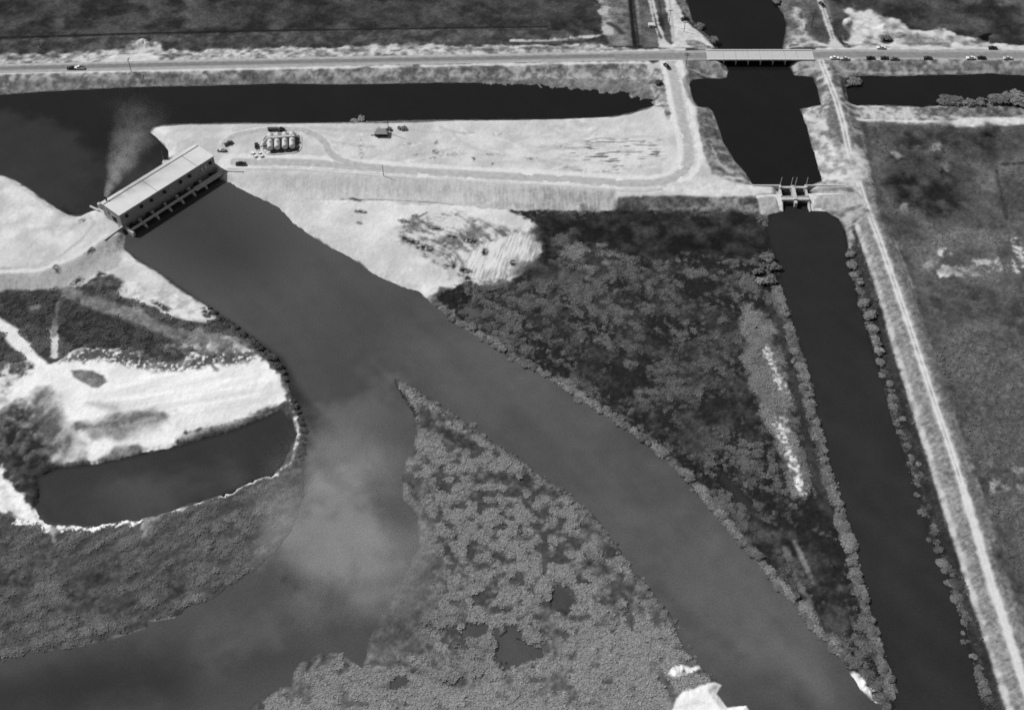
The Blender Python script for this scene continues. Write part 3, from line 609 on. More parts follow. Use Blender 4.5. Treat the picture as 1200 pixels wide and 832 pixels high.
LINE([(38, 764), (67, 762), (101, 755), (141, 746), (172, 736)], 1.2, 126, .8, .5, z=.4); LINE([(176, 729), (205, 724)], 1.4, 134, .8, .5, z=.4)
# ---- central island
ISLE = [(462, 443), (477, 447), (501, 463), (528, 480), (551, 497), (575, 514), (602, 531), (649, 565), (696, 602), (740, 660), (787, 720), (828, 787), (846, 802), (838, 812), (852, 828), (880, 830), (960, 940), (240, 940), (289, 832), (316, 812), (340, 800), (347, 778), (366, 767), (384, 760), (400, 765), (425, 780),
        (428, 772), (432, 748), (446, 722), (466, 690), (480, 662), (490, 640), (488, 602), (472, 586), (471, 560), (480, 530), (488, 510), (487, 495), (474, 468), (464, 454)]
L(ISLE, (72, 130, clumpy, -.18, 1.5), 1.5, 1.5, 'f6', z=.8, bump=.8)
L([(485, 560), (560, 520), (610, 545), (680, 610), (700, 660), (600, 670), (520, 650), (490, 620)], (68, 128, clumpy, -.05, 1.6), 6, 5, 'f12', z=.8, bump=.9)
L([(420, 790), (640, 770), (700, 720), (760, 720), (820, 790), (800, 832), (800, 930), (300, 930), (340, 815)], (86, 134, clumpy, -.5, 1.3), 8, 6, 'f12', z=.8, bump=.8)
L([(480, 660), (500, 660), (520, 690), (500, 740), (470, 770), (436, 776), (434, 748), (452, 716)], (80, 104, swept, 0, .7), 6, 4, 'f6', z=.6, bump=.5)
for a in [(510, 500, 12, 8, 30, 64), (540, 512, 16, 7, 30, 66), (500, 492, 10, 5, 0, 70), (610, 566, 26, 8, 20, 66), (640, 572, 20, 7, 20, 66), (690, 620, 14, 18, -30, 72), (710, 660, 18, 14, -30, 70), (730, 690, 14, 20, -30, 78), (640, 735, 10, 24, -10, 80), (525, 770, 26, 10, -10, 84), (545, 800, 24, 8, 0, 84), (570, 560, 20, 6, 10, 70), (490, 575, 10, 14, 0, 66), (720, 640, 22, 10, 40, 66), (460, 560, 10, 10, 0, 70), (372, 775, 16, 9, -20, 66), (350, 800, 10, 6, 0, 70)]:
    BL(a[0], a[1], a[2], a[3], a[4], (a[5] - 10, a[5] + 26, 'f3', .15, .9), 3, 3, 'f6', a=.85, bump=.3)
for a in [(690, 575, 14, 5, 20, 120), (620, 555, 12, 4, 20, 124), (672, 588, 10, 6, 30, 124), (675, 610, 6, 4, 0, 128), (695, 645, 10, 4, 20, 124), (640, 690, 14, 12, 0, 126), (520, 725, 30, 8, -20, 118), (620, 752, 14, 10, 0, 124), (560, 765, 18, 20, 10, 118), (520, 790, 20, 10, 0, 118), (720, 660, 8, 3, 0, 126), (730, 708, 8, 4, 0, 124)]:
    BL(a[0], a[1], a[2], a[3], a[4], (92, a[5] + 6, 'f3', -.35, .9), 2.5, 2.5, 'f3', a=.85, bump=1.8)
LINE([(463, 446), (478, 451), (502, 467), (529, 484), (552, 501), (576, 518), (603, 535), (650, 569), (697, 606), (740, 664), (786, 724), (826, 788)], 3.2, (76, 112, 'f3', -.1, .9), 1, .8, z=.6, bump=1)
LINE([(463, 450), (486, 486)], 2.4, 56, 1, .8, z=.4)
L([(786, 832), (792, 820), (800, 812), (820, 804), (838, 799), (848, 801), (841, 812), (853, 828), (874, 824), (882, 834), (900, 880), (780, 880)], (228, 238, 'f6', 0, .6), .8, .6, z=.8)
BL(806, 827, 16, 2.5, -12, 206, 2, 1.5, z=.8)
L([(781, 786), (790, 780), (800, 779), (810, 782), (820, 778), (822, 783), (808, 789), (795, 793), (784, 791)], (196, 230, 'f3', -.2, .9), .7, .6, z=.8)
BL(826, 793, 5, 1, -20, 170, .8, .6); BL(930, 780, 1, 1, 0, 100, 1, 0)
for a in [(345, 585, 16, 30, 15, 96), (325, 630, 26, 18, -35, 98), (300, 660, 16, 10, -30, 96), (478, 690, 26, 50, 25, 92), (446, 745, 16, 26, 10, 86), (484, 620, 14, 30, 0, 88)]:
    BL(a[0], a[1], a[2], a[3], a[4], (a[5] - 7, a[5] + 8, swept, 0, .6), 9, 3, 'f6', a=.85, bump=.1, rough=.04)  # haze painted into the ground tone at the tongue's end and island's left edge
# keep wet edges dark
for i, pl in enumerate(POOLS):
    if i in (1, 2):
        L(pl, (38, 56, speck, .2, .9), 2.5, 5.0, 'f3', z=.2)
    else:
        L(pl, 56, 1.5, 1.0, 'f3', z=.2)

# ================================================================== heights
HGT[:] = 0.9
HP([(-900, 40), (2200, 40), (2200, 58), (-900, 70)], 1.6, 10)
HP(MARSH, .35, 6); HP(ISLE, .45, 6); HP(TONG, .55, 6)
HP([(960, 246), (1005, 262), (1030, 330), (1095, 560), (1185, 850), (1215, 940), (1160, 940), (1150, 832), (1110, 680), (1068, 556), (1030, 440), (1000, 330), (990, 272)], .3, 4)
HP([(-200, 196), (0, 214), (40, 236), (80, 262), (108, 254), (124, 262), (140, 270), (122, 279), (104, 292), (78, 308), (46, 319), (-200, 328)], 2.8, 12, z=3)
HP([(190, 158), (215, 152), (400, 149), (600, 146), (740, 139), (772, 130), (764, 82), (778, 74), (800, 74), (812, 120), (826, 180), (842, 208), (914, 221), (914, 227), (780, 227), (600, 215), (480, 207), (400, 203), (300, 202), (262, 200), (234, 178), (206, 184)], 2.9, 13, z=3)
HP([(945, 219), (1000, 216), (1012, 222), (1000, 228), (945, 228)], 2.9, 11, z=3)
HL(RUT, 6, 3.1, 11, z=3)
HW = [(-420, 94), (0, 81), (200, 76.4), (400, 72), (600, 68.5), (720, 66.3), (800, 65.3), (833, 64.8)]
HWE = [(948, 64.2), (1000, 63.8), (1200, 64.6), (1600, 67)]
HL(HW, 14, 3.2, 9, z=3.2); HL(HWE, 14, 3.2, 9, z=3.2)
HP(SPIT, 1.3, 5); HP([(-200, 470), (60, 462), (250, 440), (310, 450), (300, 470), (150, 500), (-200, 500)], 1.6, 10)
HP([(788, 832), (800, 814), (836, 803), (870, 832), (880, 880), (780, 880)], 1.8, 5)
ISDRY = ROUGH.copy()
H = HGT + ROUGH * 0.6 * F1 + 0.12 * F6 * np.clip((TONE - 0) / 120, 0, 1)
H += CLUMP * np.clip(F6 * .4 + F3 * .6 + F1 * .35 + .35, 0, 1.4) * .36
for p, wd in ((HW, 15), (HWE, 15), (RUT, 5)):
    q = PP(p, 3.2); w = window(q, wd + 4)
    m = sstep(wd / 2 + 2, wd / 2 - 1, dist_line(GX[w], GY[w], q))
    H[w] += (HGT[w] - H[w]) * m
# spoil heaps
for (x, y, r, h) in [(1002, 792, 3.0, 1.6), (1008, 800, 3.2, 1.8), (1015, 808, 3, 1.6), (1021, 817, 2.6, 1.2), (792, 787, 3, 1.1), (799, 784, 2.6, 1.1), (817, 781, 2, .9), (167, 51, 5, 2.4), (173, 54, 4, 2), (993, 26, 4, 1.8), (1034, 33, 4, 1.8), (942, 30, 2.4, 1.2)]:
    c = P(x, y, 1); w = window(np.array([c, c], np.float32), r * 3)
    d = np.hypot(GX[w] - c[0], GY[w] - c[1]) + F1[w] * .8
    H[w] += h * sstep(r, 0, d)
# dig the water out
WDIST = np.full(SH, -1e3, np.float32)           # positive inside water
for poly, bankw, wp in ((BASIN, 5.0, .5), (NORTH, 5.0, .5), (SOUTHC, 4.0, .8), (EASTC, 4.0, .9), (RIVER, 4.0, .9), (POND, 2.5, 1.8)) + tuple((p, 3.0, 5.0) for i, p in enumerate(POOLS) if i not in (1, 2)):
    q = PP(poly, 0.0); w = window(q, bankw + 4)
    d = sdf_poly(GX[w], GY[w], q) + wp * (F3[w] * .6 + F6[w] * .4)
    k = sstep(0.3, -bankw, d)
    H[w] = np.where(d > -bankw, np.minimum(H[w], .06 + (H[w] - .06) * k), H[w])
    H[w] = np.where(d > -0.3, -1.6 * sstep(-.3, 2.0, d) + H[w] * sstep(0.6, -.3, d), H[w])
    WDIST[w] = np.maximum(WDIST[w], d)
# mats of floating weed closing the east end of the highway canal
q = PP([(560, 92), (640, 92), (768, 90), (766, 122), (752, 116), (757, 117), (745, 113), (740, 116), (730, 109), (712, 111), (700, 107), (684, 106), (660, 104), (630, 101), (596, 100.5), (560, 99)], 0); w = window(q, 4)
d = sdf_poly(GX[w], GY[w], q) + 1.7 * F3[w] + .9 * F1[w]
mm = (d > 0) & (WDIST[w] > -1.0)
H[w] = np.where(mm, np.maximum(H[w], .05 + .03 * F1[w]), H[w]); TONE[w] = np.where(mm, 112 + 8 * F3[w], TONE[w]); WDIST[w] = np.where(mm, -2.5, WDIST[w])
q = PP(oval(1000, 97, 12, 5, 0), 0); w = window(q, 4)
d = sdf_poly(GX[w], GY[w], q) + 2.2 * F3[w] - 1; mm = (d > 0) & (WDIST[w] > -1.0)
H[w] = np.where(mm, np.maximum(H[w], .05), H[w]); TONE[w] = np.where(mm, 104 + 10 * F1[w], TONE[w]); WDIST[w] = np.where(mm, -2.5, WDIST[w])
# wet margin
TONE *= 1 - .16 * sstep(-1.6, .2, WDIST) * (TONE < 170)
DRYT = TONE.copy()
VEG = np.clip((178 - TONE) / 60, 0, 1)
FH = fbm(GX, GY, .9, 777, 2)
TONE *= 1 + (.014 + .08 * VEG) * F1 + (.014 + .06 * VEG) * F3 + (.014 + .09 * VEG) * FH
TONE = np.clip(TONE, 14, 242)


def ground_z(x, y):
    r = int(np.clip(np.searchsorted(y_ax, y), 1, SH[0] - 1))
    c = int(np.clip(np.searchsorted(s_ax, x / float(half(np.array(y)))), 1, SH[1] - 1))
    return float(H[r - 1:r + 1, c - 1:c + 1].mean())


def G(px, py, it=3):
    """point of the built ground seen at a photo pixel"""
    z = 1.0
    for _ in range(it):
        x, y = P(px, py, z); z = max(0.0, ground_z(x, y))
    return x, y, z


# ================================================================== materials
def new_mat(name):
    m = bpy.data.materials.new(name); m.use_nodes = True
    nt = m.node_tree; nt.nodes.clear()
    o = nt.nodes.new('ShaderNodeOutputMaterial'); b = nt.nodes.new('ShaderNodeBsdfPrincipled')
    nt.links.new(b.outputs[0], o.inputs[0])
    return m, nt, b


def flat(name, tone, rough=.8, var=.12, scale=1.2, spec=.25, metal=0.0):
    """weathered grey paint / concrete / metal: procedural mottling on one tone"""
    m, nt, b = new_mat(name)
    a = float(alb(tone))
    tc = nt.nodes.new('ShaderNodeTexCoord')
    n = nt.nodes.new('ShaderNodeTexNoise'); n.inputs['Scale'].default_value = scale; n.inputs['Detail'].default_value = 5
    r = nt.nodes.new('ShaderNodeMapRange')
    r.inputs['To Min'].default_value = a * (1 - var); r.inputs['To Max'].default_value = a * (1 + var)
    r.inputs['From Min'].default_value = .3; r.inputs['From Max'].default_value = .7
    nt.links.new(tc.outputs['Object'], n.inputs['Vector']); nt.links.new(n.outputs[0], r.inputs[0])
    nt.links.new(r.outputs[0], b.inputs['Base Color'])
    b.inputs['Roughness'].default_value = rough; b.inputs['Specular IOR Level'].default_value = spec; b.inputs['Metallic'].default_value = metal
    return m


def attr_mat(name, attr, rough=1.0, spec=0.0, var=.2, scale=1.8, bump=0.0):
    m, nt, b = new_mat(name)
    a = nt.nodes.new('ShaderNodeAttribute'); a.attribute_name = attr
    g = nt.nodes.new('ShaderNodeNewGeometry')
    n = nt.nodes.new('ShaderNodeTexNoise'); n.inputs['Scale'].default_value = scale; n.inputs['Detail'].default_value = 6; n.inputs['Roughness'].default_value = .7
    r = nt.nodes.new('ShaderNodeMapRange'); r.inputs['From Min'].default_value = .25; r.inputs['From Max'].default_value = .75
    r.inputs['To Min'].default_value = 1 - var; r.inputs['To Max'].default_value = 1 + var
    mu = nt.nodes.new('ShaderNodeMath'); mu.operation = 'MULTIPLY'
    nt.links.new(g.outputs['Position'], n.inputs['Vector']); nt.links.new(n.outputs[0], r.inputs[0])
    nt.links.new(a.outputs['Fac'], mu.inputs[0]); nt.links.new(r.outputs[0], mu.inputs[1])
    nt.links.new(mu.outputs[0], b.inputs['Base Color'])
    b.inputs['Roughness'].default_value = rough; b.inputs['Specular IOR Level'].default_value = spec
    return m, nt, b


def grid_mesh(name, X, Y, Z, attrs):
    nr, nc = X.shape
    me = bpy.data.meshes.new(name)
    co = np.stack([X, Y, Z], -1).reshape(-1, 3).astype(np.float32)
    idx = np.arange(nr * nc, dtype=np.int32).reshape(nr, nc)
    q = np.stack([idx[:-1, :-1], idx[:-1, 1:], idx[1:, 1:], idx[1:, :-1]], -1).reshape(-1, 4)
    me.vertices.add(len(co)); me.vertices.foreach_set('co', co.ravel())
    me.loops.add(q.size); me.loops.foreach_set('vertex_index', q.ravel())
    me.polygons.add(len(q)); me.polygons.foreach_set('loop_start', np.arange(0, q.size, 4, dtype=np.int32))
    me.update(calc_edges=True)
    me.polygons.foreach_set('use_smooth', np.ones(len(q), bool))
    for k, v in attrs.items():
        at = me.attributes.new(k, 'FLOAT', 'POINT'); at.data.foreach_set('value', v.reshape(-1).astype(np.float32))
    return me


def link(name, me, mat=None, parent=None):
    o = bpy.data.objects.new(name, me); COL.objects.link(o)
    if mat is not None and not me.materials:
        me.materials.append(mat)
    if parent is not None:
        o.parent = parent
    return o


ground_mat, _, _ = attr_mat('ground_cover', 'tone')
gm = grid_mesh('ground', GX, GY, H, {'tone': alb(TONE)})
ground = link('ground', gm, ground_mat)
ground['kind'] = 'structure'

# ---- water: one level sheet, clear dark canals and silty river
wx = np.linspace(-420, 420, 700); wy = np.linspace(120, 820, 580)
WX, WY = np.meshgrid(np.concatenate([[-6000, -1500], wx, [1500, 6000]]), np.concatenate([[-2000, 0], wy, [1500, 6000]]))
WX = WX.astype(np.float32); WY = WY.astype(np.float32)
WT = np.full(WX.shape, 26, np.float32)
G12 = fbm(WX, WY, 14, 501, 4); G40 = fbm(WX, WY, 45, 502, 4); G5 = fbm(WX, WY, 5, 503, 3)


FLOW = aniso(WX, WY, R(-52), 60, 9, 505, 4)


def WL(pts, tone, soft, warp=0, a=1.0):
    global WT
    q = PP(pts, 0)
    d = sdf_poly(WX, WY, q) + warp * (G12 * .55 + G40 * .7 + G5 * .3 + FLOW * .35)
    m = a * sstep(-soft, soft, d)
    WT += (tone - WT) * m


WL([(130, 285), (140, 240), (262, 200), (520, 330), (780, 530), (1000, 770), (1060, 850), (1130, 960), (-260, 960), (-260, 600), (330, 600), (380, 500), (330, 420)], 76, 3, 0)
WL(oval(215, 255, 110, 50, 30), 54, 25, 8, .8)
WL(oval(420, 430, 70, 90, 30), 70, 30, 10, .8)
WL(oval(620, 470, 160, 50, 35), 84, 30, 10, .8)
WL(oval(900, 740, 120, 60, 45), 92, 22, 12, .9)
WL(oval(930, 785, 60, 24, 30), 100, 14, 8, .8)
WL(oval(890, 802, 34, 14, -20), 70, 9, 5, .8)
WL(oval(800, 640, 90, 40, 45), 86, 20, 10, .6)
WL(oval(100, 800, 260, 34, -8), 56, 14, 8, .9)
WL(oval(280, 760, 70, 40, -30), 68, 16, 8, .8)
WL(oval(425, 545, 40, 90, 8), 92, 14, 16, .8)
WL(oval(405, 630, 70, 56, -10), 112, 9, 16, .85)

WL(oval(436, 668, 26, 20, -10), 108, 6, 9, .8)
WL(oval(424, 702, 14, 5, 0), 116, 4, 5, .9)
WL(oval(330, 655, 40, 14, -25), 100, 8, 12, .7)
WL(oval(300, 738, 80, 26, -30), 84, 14, 12, .85)
WL(oval(60, 812, 150, 26, -6), 42, 18, 8, .95)
WL(oval(360, 735, 40, 14, -35), 82, 8, 12, .7)
WL(oval(358, 690, 40, 15, 20), 50, 4, 9, .95)
WL(oval(402, 706, 26, 13, 30), 64, 5, 9, .85)
WL(SOUTHC, 41, 2)
WL([(955, 470), (1050, 470), (1160, 840), (1200, 960), (1080, 960), (1040, 790)], 49, 40, 10, .9)
WL(oval(420, 740, 34, 26, -20), 74, 12, 8, .8)
WL(oval(340, 730, 50, 24, -30), 80, 12, 8, .7)
WL(oval(478, 515, 22, 40, 0), 74, 10, 6, .7)
WL(POND, 50, 2); WL(oval(190, 580, 90, 26, -12), 70, 10, 5, .8); WL(oval(90, 598, 50, 16, 0), 56, 8, 4, .7)
WL([(-160, 130), (0, 134), (50, 138), (76, 160), (100, 180), (112, 236), (40, 236), (-160, 190)], 42, 6, 6)
WL([(-260, 128), (20, 132), (60, 140), (90, 155), (80, 240), (-200, 220)], 47, 8, 9, .8)
for p in POOLS[1:]:
    WL(p, 48 if p[0][0] > 660 else 68, 3)
WL(POOLS[4], 74, 4); WL(POOLS[5], 72, 4); WL(POOLS[6], 74, 4); WL(POOLS[7], 74, 4); WL(POOLS[8], 74, 4)
WL(oval(560, 720, 250, 110, 0), 74, 20, 0, .0)
WT *= 1 + .035 * G12 + .03 * G40 + .02 * G5 + .035 * FLOW
BASE_SPEC = 5.0
wmat, wnt, wb = attr_mat('canal_water', 'tone', rough=.16, spec=.16, var=.24, scale=1.1)
wbump = wnt.nodes.new('ShaderNodeBump'); wbump.inputs['Strength'].default_value = .12; wbump.inputs['Distance'].default_value = .25
wgeo = wnt.nodes.new('ShaderNodeNewGeometry'); wns = wnt.nodes.new('ShaderNodeTexNoise'); wns.inputs['Scale'].default_value = .55; wns.inputs['Detail'].default_value = 4
wnt.links.new(wgeo.outputs['Position'], wns.inputs['Vector']); wnt.links.new(wns.outputs[0], wbump.inputs['Height']); wnt.links.new(wbump.outputs[0], wb.inputs['Normal'])
wm = grid_mesh('water', WX, WY, np.zeros_like(WX), {'tone': alb(np.clip(WT, 6, 200))})
water = link('water', wm, wmat); water['kind'] = 'structure'
# ================================================================== object helpers
def tag(o, label, cat, group=None, kind=None):
    o['label'] = label; o['category'] = cat
    if group: o['group'] = group
    if kind: o['kind'] = kind
    return o


def thing(name, label, cat, loc=(0, 0, 0), rotz=0.0, group=None):
    o = bpy.data.objects.new(name, None); COL.objects.link(o)
    o.empty_display_size = .5
    o.location = loc; o.rotation_euler = (0, 0, rotz)
    return tag(o, label, cat, group)


class MB:
    def __init__(self):
        self.v = []; self.f = []

    def add(self, vs, fs):
        k = len(self.v); self.v += [tuple(p) for p in vs]; self.f += [tuple(i + k for i in f) for f in fs]; return self

    def box(self, x0, x1, y0, y1, z0, z1, top=(0, 0)):
        tx, ty = top
        vs = [(x0, y0, z0), (x1, y0, z0), (x1, y1, z0), (x0, y1, z0), (x0 + tx, y0 + ty, z1), (x1 - tx, y0 + ty, z1), (x1 - tx, y1 - ty, z1), (x0 + tx, y1 - ty, z1)]
        return self.add(vs, [(3, 2, 1, 0), (4, 5, 6, 7), (0, 1, 5, 4), (1, 2, 6, 5), (2, 3, 7, 6), (3, 0, 4, 7)])

    def tube(self, a, b, r0, r1=None, n=10, caps=True):
        r1 = r0 if r1 is None else r1
        a = Vector(a); b = Vector(b); d = (b - a).normalized()
        u = d.orthogonal().normalized(); w = d.cross(u)
        vs = []
        for c, r in ((a, r0), (b, r1)):
            for i in range(n):
                t = 2 * math.pi * i / n
                vs.append(c + u * (r * math.cos(t)) + w * (r * math.sin(t)))
        fs = [(i, (i + 1) % n, n + (i + 1) % n, n + i) for i in range(n)]
        if caps: fs += [tuple(range(n - 1, -1, -1)), tuple(range(n, 2 * n))]
        return self.add(vs, fs)

    def prism(self, pts, z0, z1):
        n = len(pts)
        vs = [(x, y, z0) for x, y in pts] + [(x, y, z1) for x, y in pts]
        return self.add(vs, [tuple(range(n - 1, -1, -1)), tuple(range(n, 2 * n))] + [(i, (i + 1) % n, n + (i + 1) % n, n + i) for i in range(n)])

    def profile(self, pts, y0, y1):
        """side outline in x,z swept across y"""
        n = len(pts)
        vs = [(x, y0, z) for x, z in pts] + [(x, y1, z) for x, z in pts]
        return self.add(vs, [tuple(range(n)), tuple(range(2 * n - 1, n - 1, -1))] + [(n + i, n + (i + 1) % n, (i + 1) % n, i) for i in range(n)])

    def dome(self, c, rx, ry, rz, n=12, m=6):
        vs = []; fs = []
        for j in range(m + 1):
            ph = math.pi / 2 * j / m
            for i in range(n):
                t = 2 * math.pi * i / n
                vs.append((c[0] + rx * math.cos(t) * math.cos(ph), c[1] + ry * math.sin(t) * math.cos(ph), c[2] + rz * math.sin(ph)))
        for j in range(m):
            for i in range(n):
                fs.append((j * n + i, j * n + (i + 1) % n, (j + 1) * n + (i + 1) % n, (j + 1) * n + i))
        return self.add(vs, fs)

    def mesh(self, name, mat, bevel=0.0, smooth=False):
        me = bpy.data.meshes.new(name); me.from_pydata(self.v, [], self.f)
        bm = bmesh.new(); bm.from_mesh(me)
        bmesh.ops.recalc_face_normals(bm, faces=bm.faces)
        if bevel:
            bmesh.ops.bevel(bm, geom=list(bm.edges), offset=bevel, segments=1, affect='EDGES')
        bm.to_mesh(me); bm.free()
        if smooth:
            me.polygons.foreach_set('use_smooth', [True] * len(me.polygons))
        me.materials.append(mat)
        return me

    def build(self, name, mat, parent=None, bevel=0.0, smooth=False):
        return link(name, self.mesh(name, mat, bevel, smooth), None, parent)


def copy_tree(o, parent=None):
    c = o.copy(); COL.objects.link(c)
    if parent is not None: c.parent = parent
    for ch in list(o.children): copy_tree(ch, c)
    return c


M = dict(
    wall=flat('grey_plaster', 148, .9, .10, .25), roof=flat('pale_roof', 206, .9, .05, .18), concrete=flat('concrete', 188, .9, .12, .6),
    darkconc=flat('stained_concrete', 140, .9, .2, .5), black=flat('black_opening', 22, .9, .2, 1), dark=flat('dark_metal', 48, .6, .15, 1.5),
    white=flat('white_paint', 226, .5, .04, 2), light=flat('light_grey_paint', 186, .55, .06, 2), mid=flat('mid_grey_paint', 104, .5, .08, 2), blackp=flat('black_paint', 24, .35, .1, 2, .5),
    darkp=flat('dark_grey_paint', 52, .4, .1, 2, .5), glass=flat('dark_glass', 18, .15, .1, 2, .5), tyre=flat('tyre_rubber', 22, .9, .1, 3), wood=flat('creosoted_wood', 62, .9, .2, 2), palewood=flat('weathered_wood', 150, .9, .15, 2),
    tank=flat('aluminium_paint', 190, .5, .05, .8), asphalt=None, roofgrey=flat('grey_shingle', 150, .9, .12, 2), chrome=flat('bright_bumper', 214, .3, .05, 2, .5), steel=flat('galvanised_steel', 214, .6, .06, 2))

# ------------------------------------------------------------------ roads
def ribbon(name, pts, width, mat, z=None, lift=.03, n=140, edges=None):
    p = PP(pts, 3.2 if z is None else z).astype(float)
    # smooth resample
    seg = np.concatenate([[0], np.cumsum(np.hypot(*np.diff(p, axis=0).T))])
    t = np.linspace(0, seg[-1], n)
    cx = np.interp(t, seg, p[:, 0]); cy = np.interp(t, seg, p[:, 1])
    for _ in range(6):
        cx[1:-1] = (cx[:-2] + 2 * cx[1:-1] + cx[2:]) / 4; cy[1:-1] = (cy[:-2] + 2 * cy[1:-1] + cy[2:]) / 4
    tx = np.gradient(cx); ty = np.gradient(cy); l = np.hypot(tx, ty); nx, ny = -ty / l, tx / l
    vs = []; fs = []
    K = 5
    for i in range(n):
        for k in range(K):
            o = (k / (K - 1) - .5) * width
            x, y = cx[i] + nx[i] * o, cy[i] + ny[i] * o
            zz = ground_z(cx[i], cy[i]) if z is None else z
            vs.append((x, y, zz + lift + .05 * (1 - abs(k - 2) / 2)))
    for i in range(n - 1):
        for k in range(K - 1):
            a = i * K + k; fs.append((a, a + 1, a + K + 1, a + K))
    me = bpy.data.meshes.new(name); me.from_pydata(vs, [], fs); me.update()
    uv = me.uv_layers.new(name='lane')
    for poly in me.polygons:
        for li in poly.loop_indices:
            vi = me.loops[li].vertex_index
            uv.data[li].uv = (t[vi // K] / 10.0, (vi % K) / (K - 1))
    o = link(name, me, mat); o['kind'] = 'structure'
    return o


def road_mat(name, tone, lane_tone, lo, hi, edge_tone):
    m, nt, b = new_mat(name)
    uv = nt.nodes.new('ShaderNodeUVMap'); uv.uv_map = 'lane'
    sp = nt.nodes.new('ShaderNodeSeparateXYZ'); nt.links.new(uv.outputs[0], sp.inputs[0])
    g = nt.nodes.new('ShaderNodeNewGeometry')
    n = nt.nodes.new('ShaderNodeTexNoise'); n.inputs['Scale'].default_value = .35; n.inputs['Detail'].default_value = 6; nt.links.new(g.outputs['Position'], n.inputs['Vector'])
    ad = nt.nodes.new('ShaderNodeMath'); ad.operation = 'MULTIPLY_ADD'; ad.inputs[1].default_value = .10; nt.links.new(n.outputs[0], ad.inputs[0]); nt.links.new(sp.outputs['Y'], ad.inputs[2])
    cr = nt.nodes.new('ShaderNodeValToRGB'); e = cr.color_ramp.elements
    e[0].position = .05; e[0].color = [float(alb(edge_tone))] * 3 + [1]
    e[1].position = lo; e[1].color = [float(alb(tone))] * 3 + [1]
    for pos, tn in ((lo + .07, lane_tone), (hi - .07, lane_tone), (hi, tone), (.98, edge_tone)):
        q = e.new(pos); q.color = [float(alb(tn))] * 3 + [1]
    r = nt.nodes.new('ShaderNodeMapRange'); r.inputs['To Min'].default_value = .86; r.inputs['To Max'].default_value = 1.14; r.inputs['From Min'].default_value = .3; r.inputs['From Max'].default_value = .7
    nt.links.new(n.outputs[0], r.inputs[0])
    mu = nt.nodes.new('ShaderNodeMix'); mu.data_type = 'RGBA'; mu.blend_type = 'MULTIPLY'; mu.inputs['Factor'].default_value = 1
    nt.links.new(ad.outputs[0], cr.inputs[0]); nt.links.new(cr.outputs[0], mu.inputs['A']); nt.links.new(r.outputs[0], mu.inputs['B'])
    nt.links.new(mu.outputs['Result'], b.inputs['Base Color']); b.inputs['Roughness'].default_value = .95; b.inputs['Specular IOR Level'].default_value = .05
    return m


hw_mat = road_mat('worn_asphalt', 146, 120, .36, .80, 168)
hw2_mat = road_mat('grey_asphalt', 144, 130, .2, .8, 160)
yard_mat = road_mat('rolled_gravel', 178, 171, .2, .8, 202)
ribbon('highway', [(-420, 94)] + HW[1:6], 9.0, hw_mat)
ribbon('highway', HW[5:], 9.4, hw2_mat, n=30)
ribbon('highway', HWE, 9.4, hw2_mat)
YARD = [(786, 72), (788, 80), (793, 100), (797, 122), (802, 146), (808, 170), (809, 184), (805, 197), (794, 208), (778, 213.5), (758, 216), (720, 214.5), (660, 210), (600, 207.5), (540, 204), (480, 200.5), (420, 196), (380, 192.5), (345, 190.5), (305, 190), (270, 190)]
ribbon('yard_road', YARD, 8.2, yard_mat, lift=.05, n=160)
LOOP = [(262, 176), (262, 166), (276, 158), (300, 153), (330, 150.5), (352, 151.5), (372, 158), (382, 168), (386, 178), (400, 188), (425, 194)]
ribbon('yard_loop', LOOP, 6.0, yard_mat, lift=.03, n=80)

# ------------------------------------------------------------------ pump station
ANG = R(49.1)
OX, OY = -201.2, 500.6
EX = (math.cos(ANG), math.sin(ANG)); EY = (-math.sin(ANG), math.cos(ANG))


def loc_of(px, py, z):
    x, y = P(px, py, z); dx, dy = x - OX, y - OY
    return dx * EX[0] + dy * EX[1], dx * EY[0] + dy * EY[1]


LN, WD, ZG, ZR = 62.6, 12.8, 2.95, 10.9
st = thing('pump_station', 'long flat-roofed concrete pumping station standing across the silty river mouth', 'building', (OX, OY, 0), ANG)
MB().box(0, LN, 0, WD, ZG, ZR - .35).build('wall', M['wall'], st)
rf = MB().box(-.35, LN + .35, -.35, WD + .3, ZR - .35, ZR)
rf.build('roof', M['roof'], st)
for fx in (.395, .82):
    tag_o = MB().box(LN * fx - .16, LN * fx + .16, -.3, WD + .25, ZR, ZR + .10).build('roof_joint', M['darkconc'], st)
lip = MB()
lip.box(-.35, LN + .35, WD - .05, WD + .3, ZR + .002, ZR + .35); lip.box(-.35, LN + .35, -.35, -.12, ZR + .002, ZR + .12)
lip.build('parapet', M['concrete'], st)
MB().box(0.3, LN - .2, WD + .32, WD + 2.9, ZG - 4.2, ZR - .9).build('rear_wall', M['darkconc'], st)
MB().box(-.1, LN + .1, WD + .3, WD + 3.1, ZR - .9, ZR - .6).build('rear_roof', M['roof'], st)
lw = MB()
for i in range(14):
    lw.box(2.0 + i * 4.5, 3.4 + i * 4.5, WD + 2.92, WD + 3.5, ZG - 3.5, ZR - 1.2)
lw.build('buttress', M['concrete'], st)
for fr in (.06, .213, .315, .453, .624, .722, .95):
    x = LN * fr; z = ZR - 2.6
    v = MB().add([(x - .75, 0, z - .6), (x + .75, 0, z - .6), (x + .75, 0, z + .8), (x - .75, 0, z + .8), (x - .75, -1.0, z - .8), (x + .75, -1.0, z - .8), (x + .75, -1.0, z + .2), (x - .75, -1.0, z + .2)],
                 [(3, 2, 1, 0), (4, 5, 6, 7), (0, 1, 5, 4), (1, 2, 6, 5), (2, 3, 7, 6), (3, 0, 4, 7)]).build('vent', M['dark'], st)
    MB().box(x - .5, x + .5, -1.05, -1.003, z - .6, z + .05).build('louver', M['black'], v)
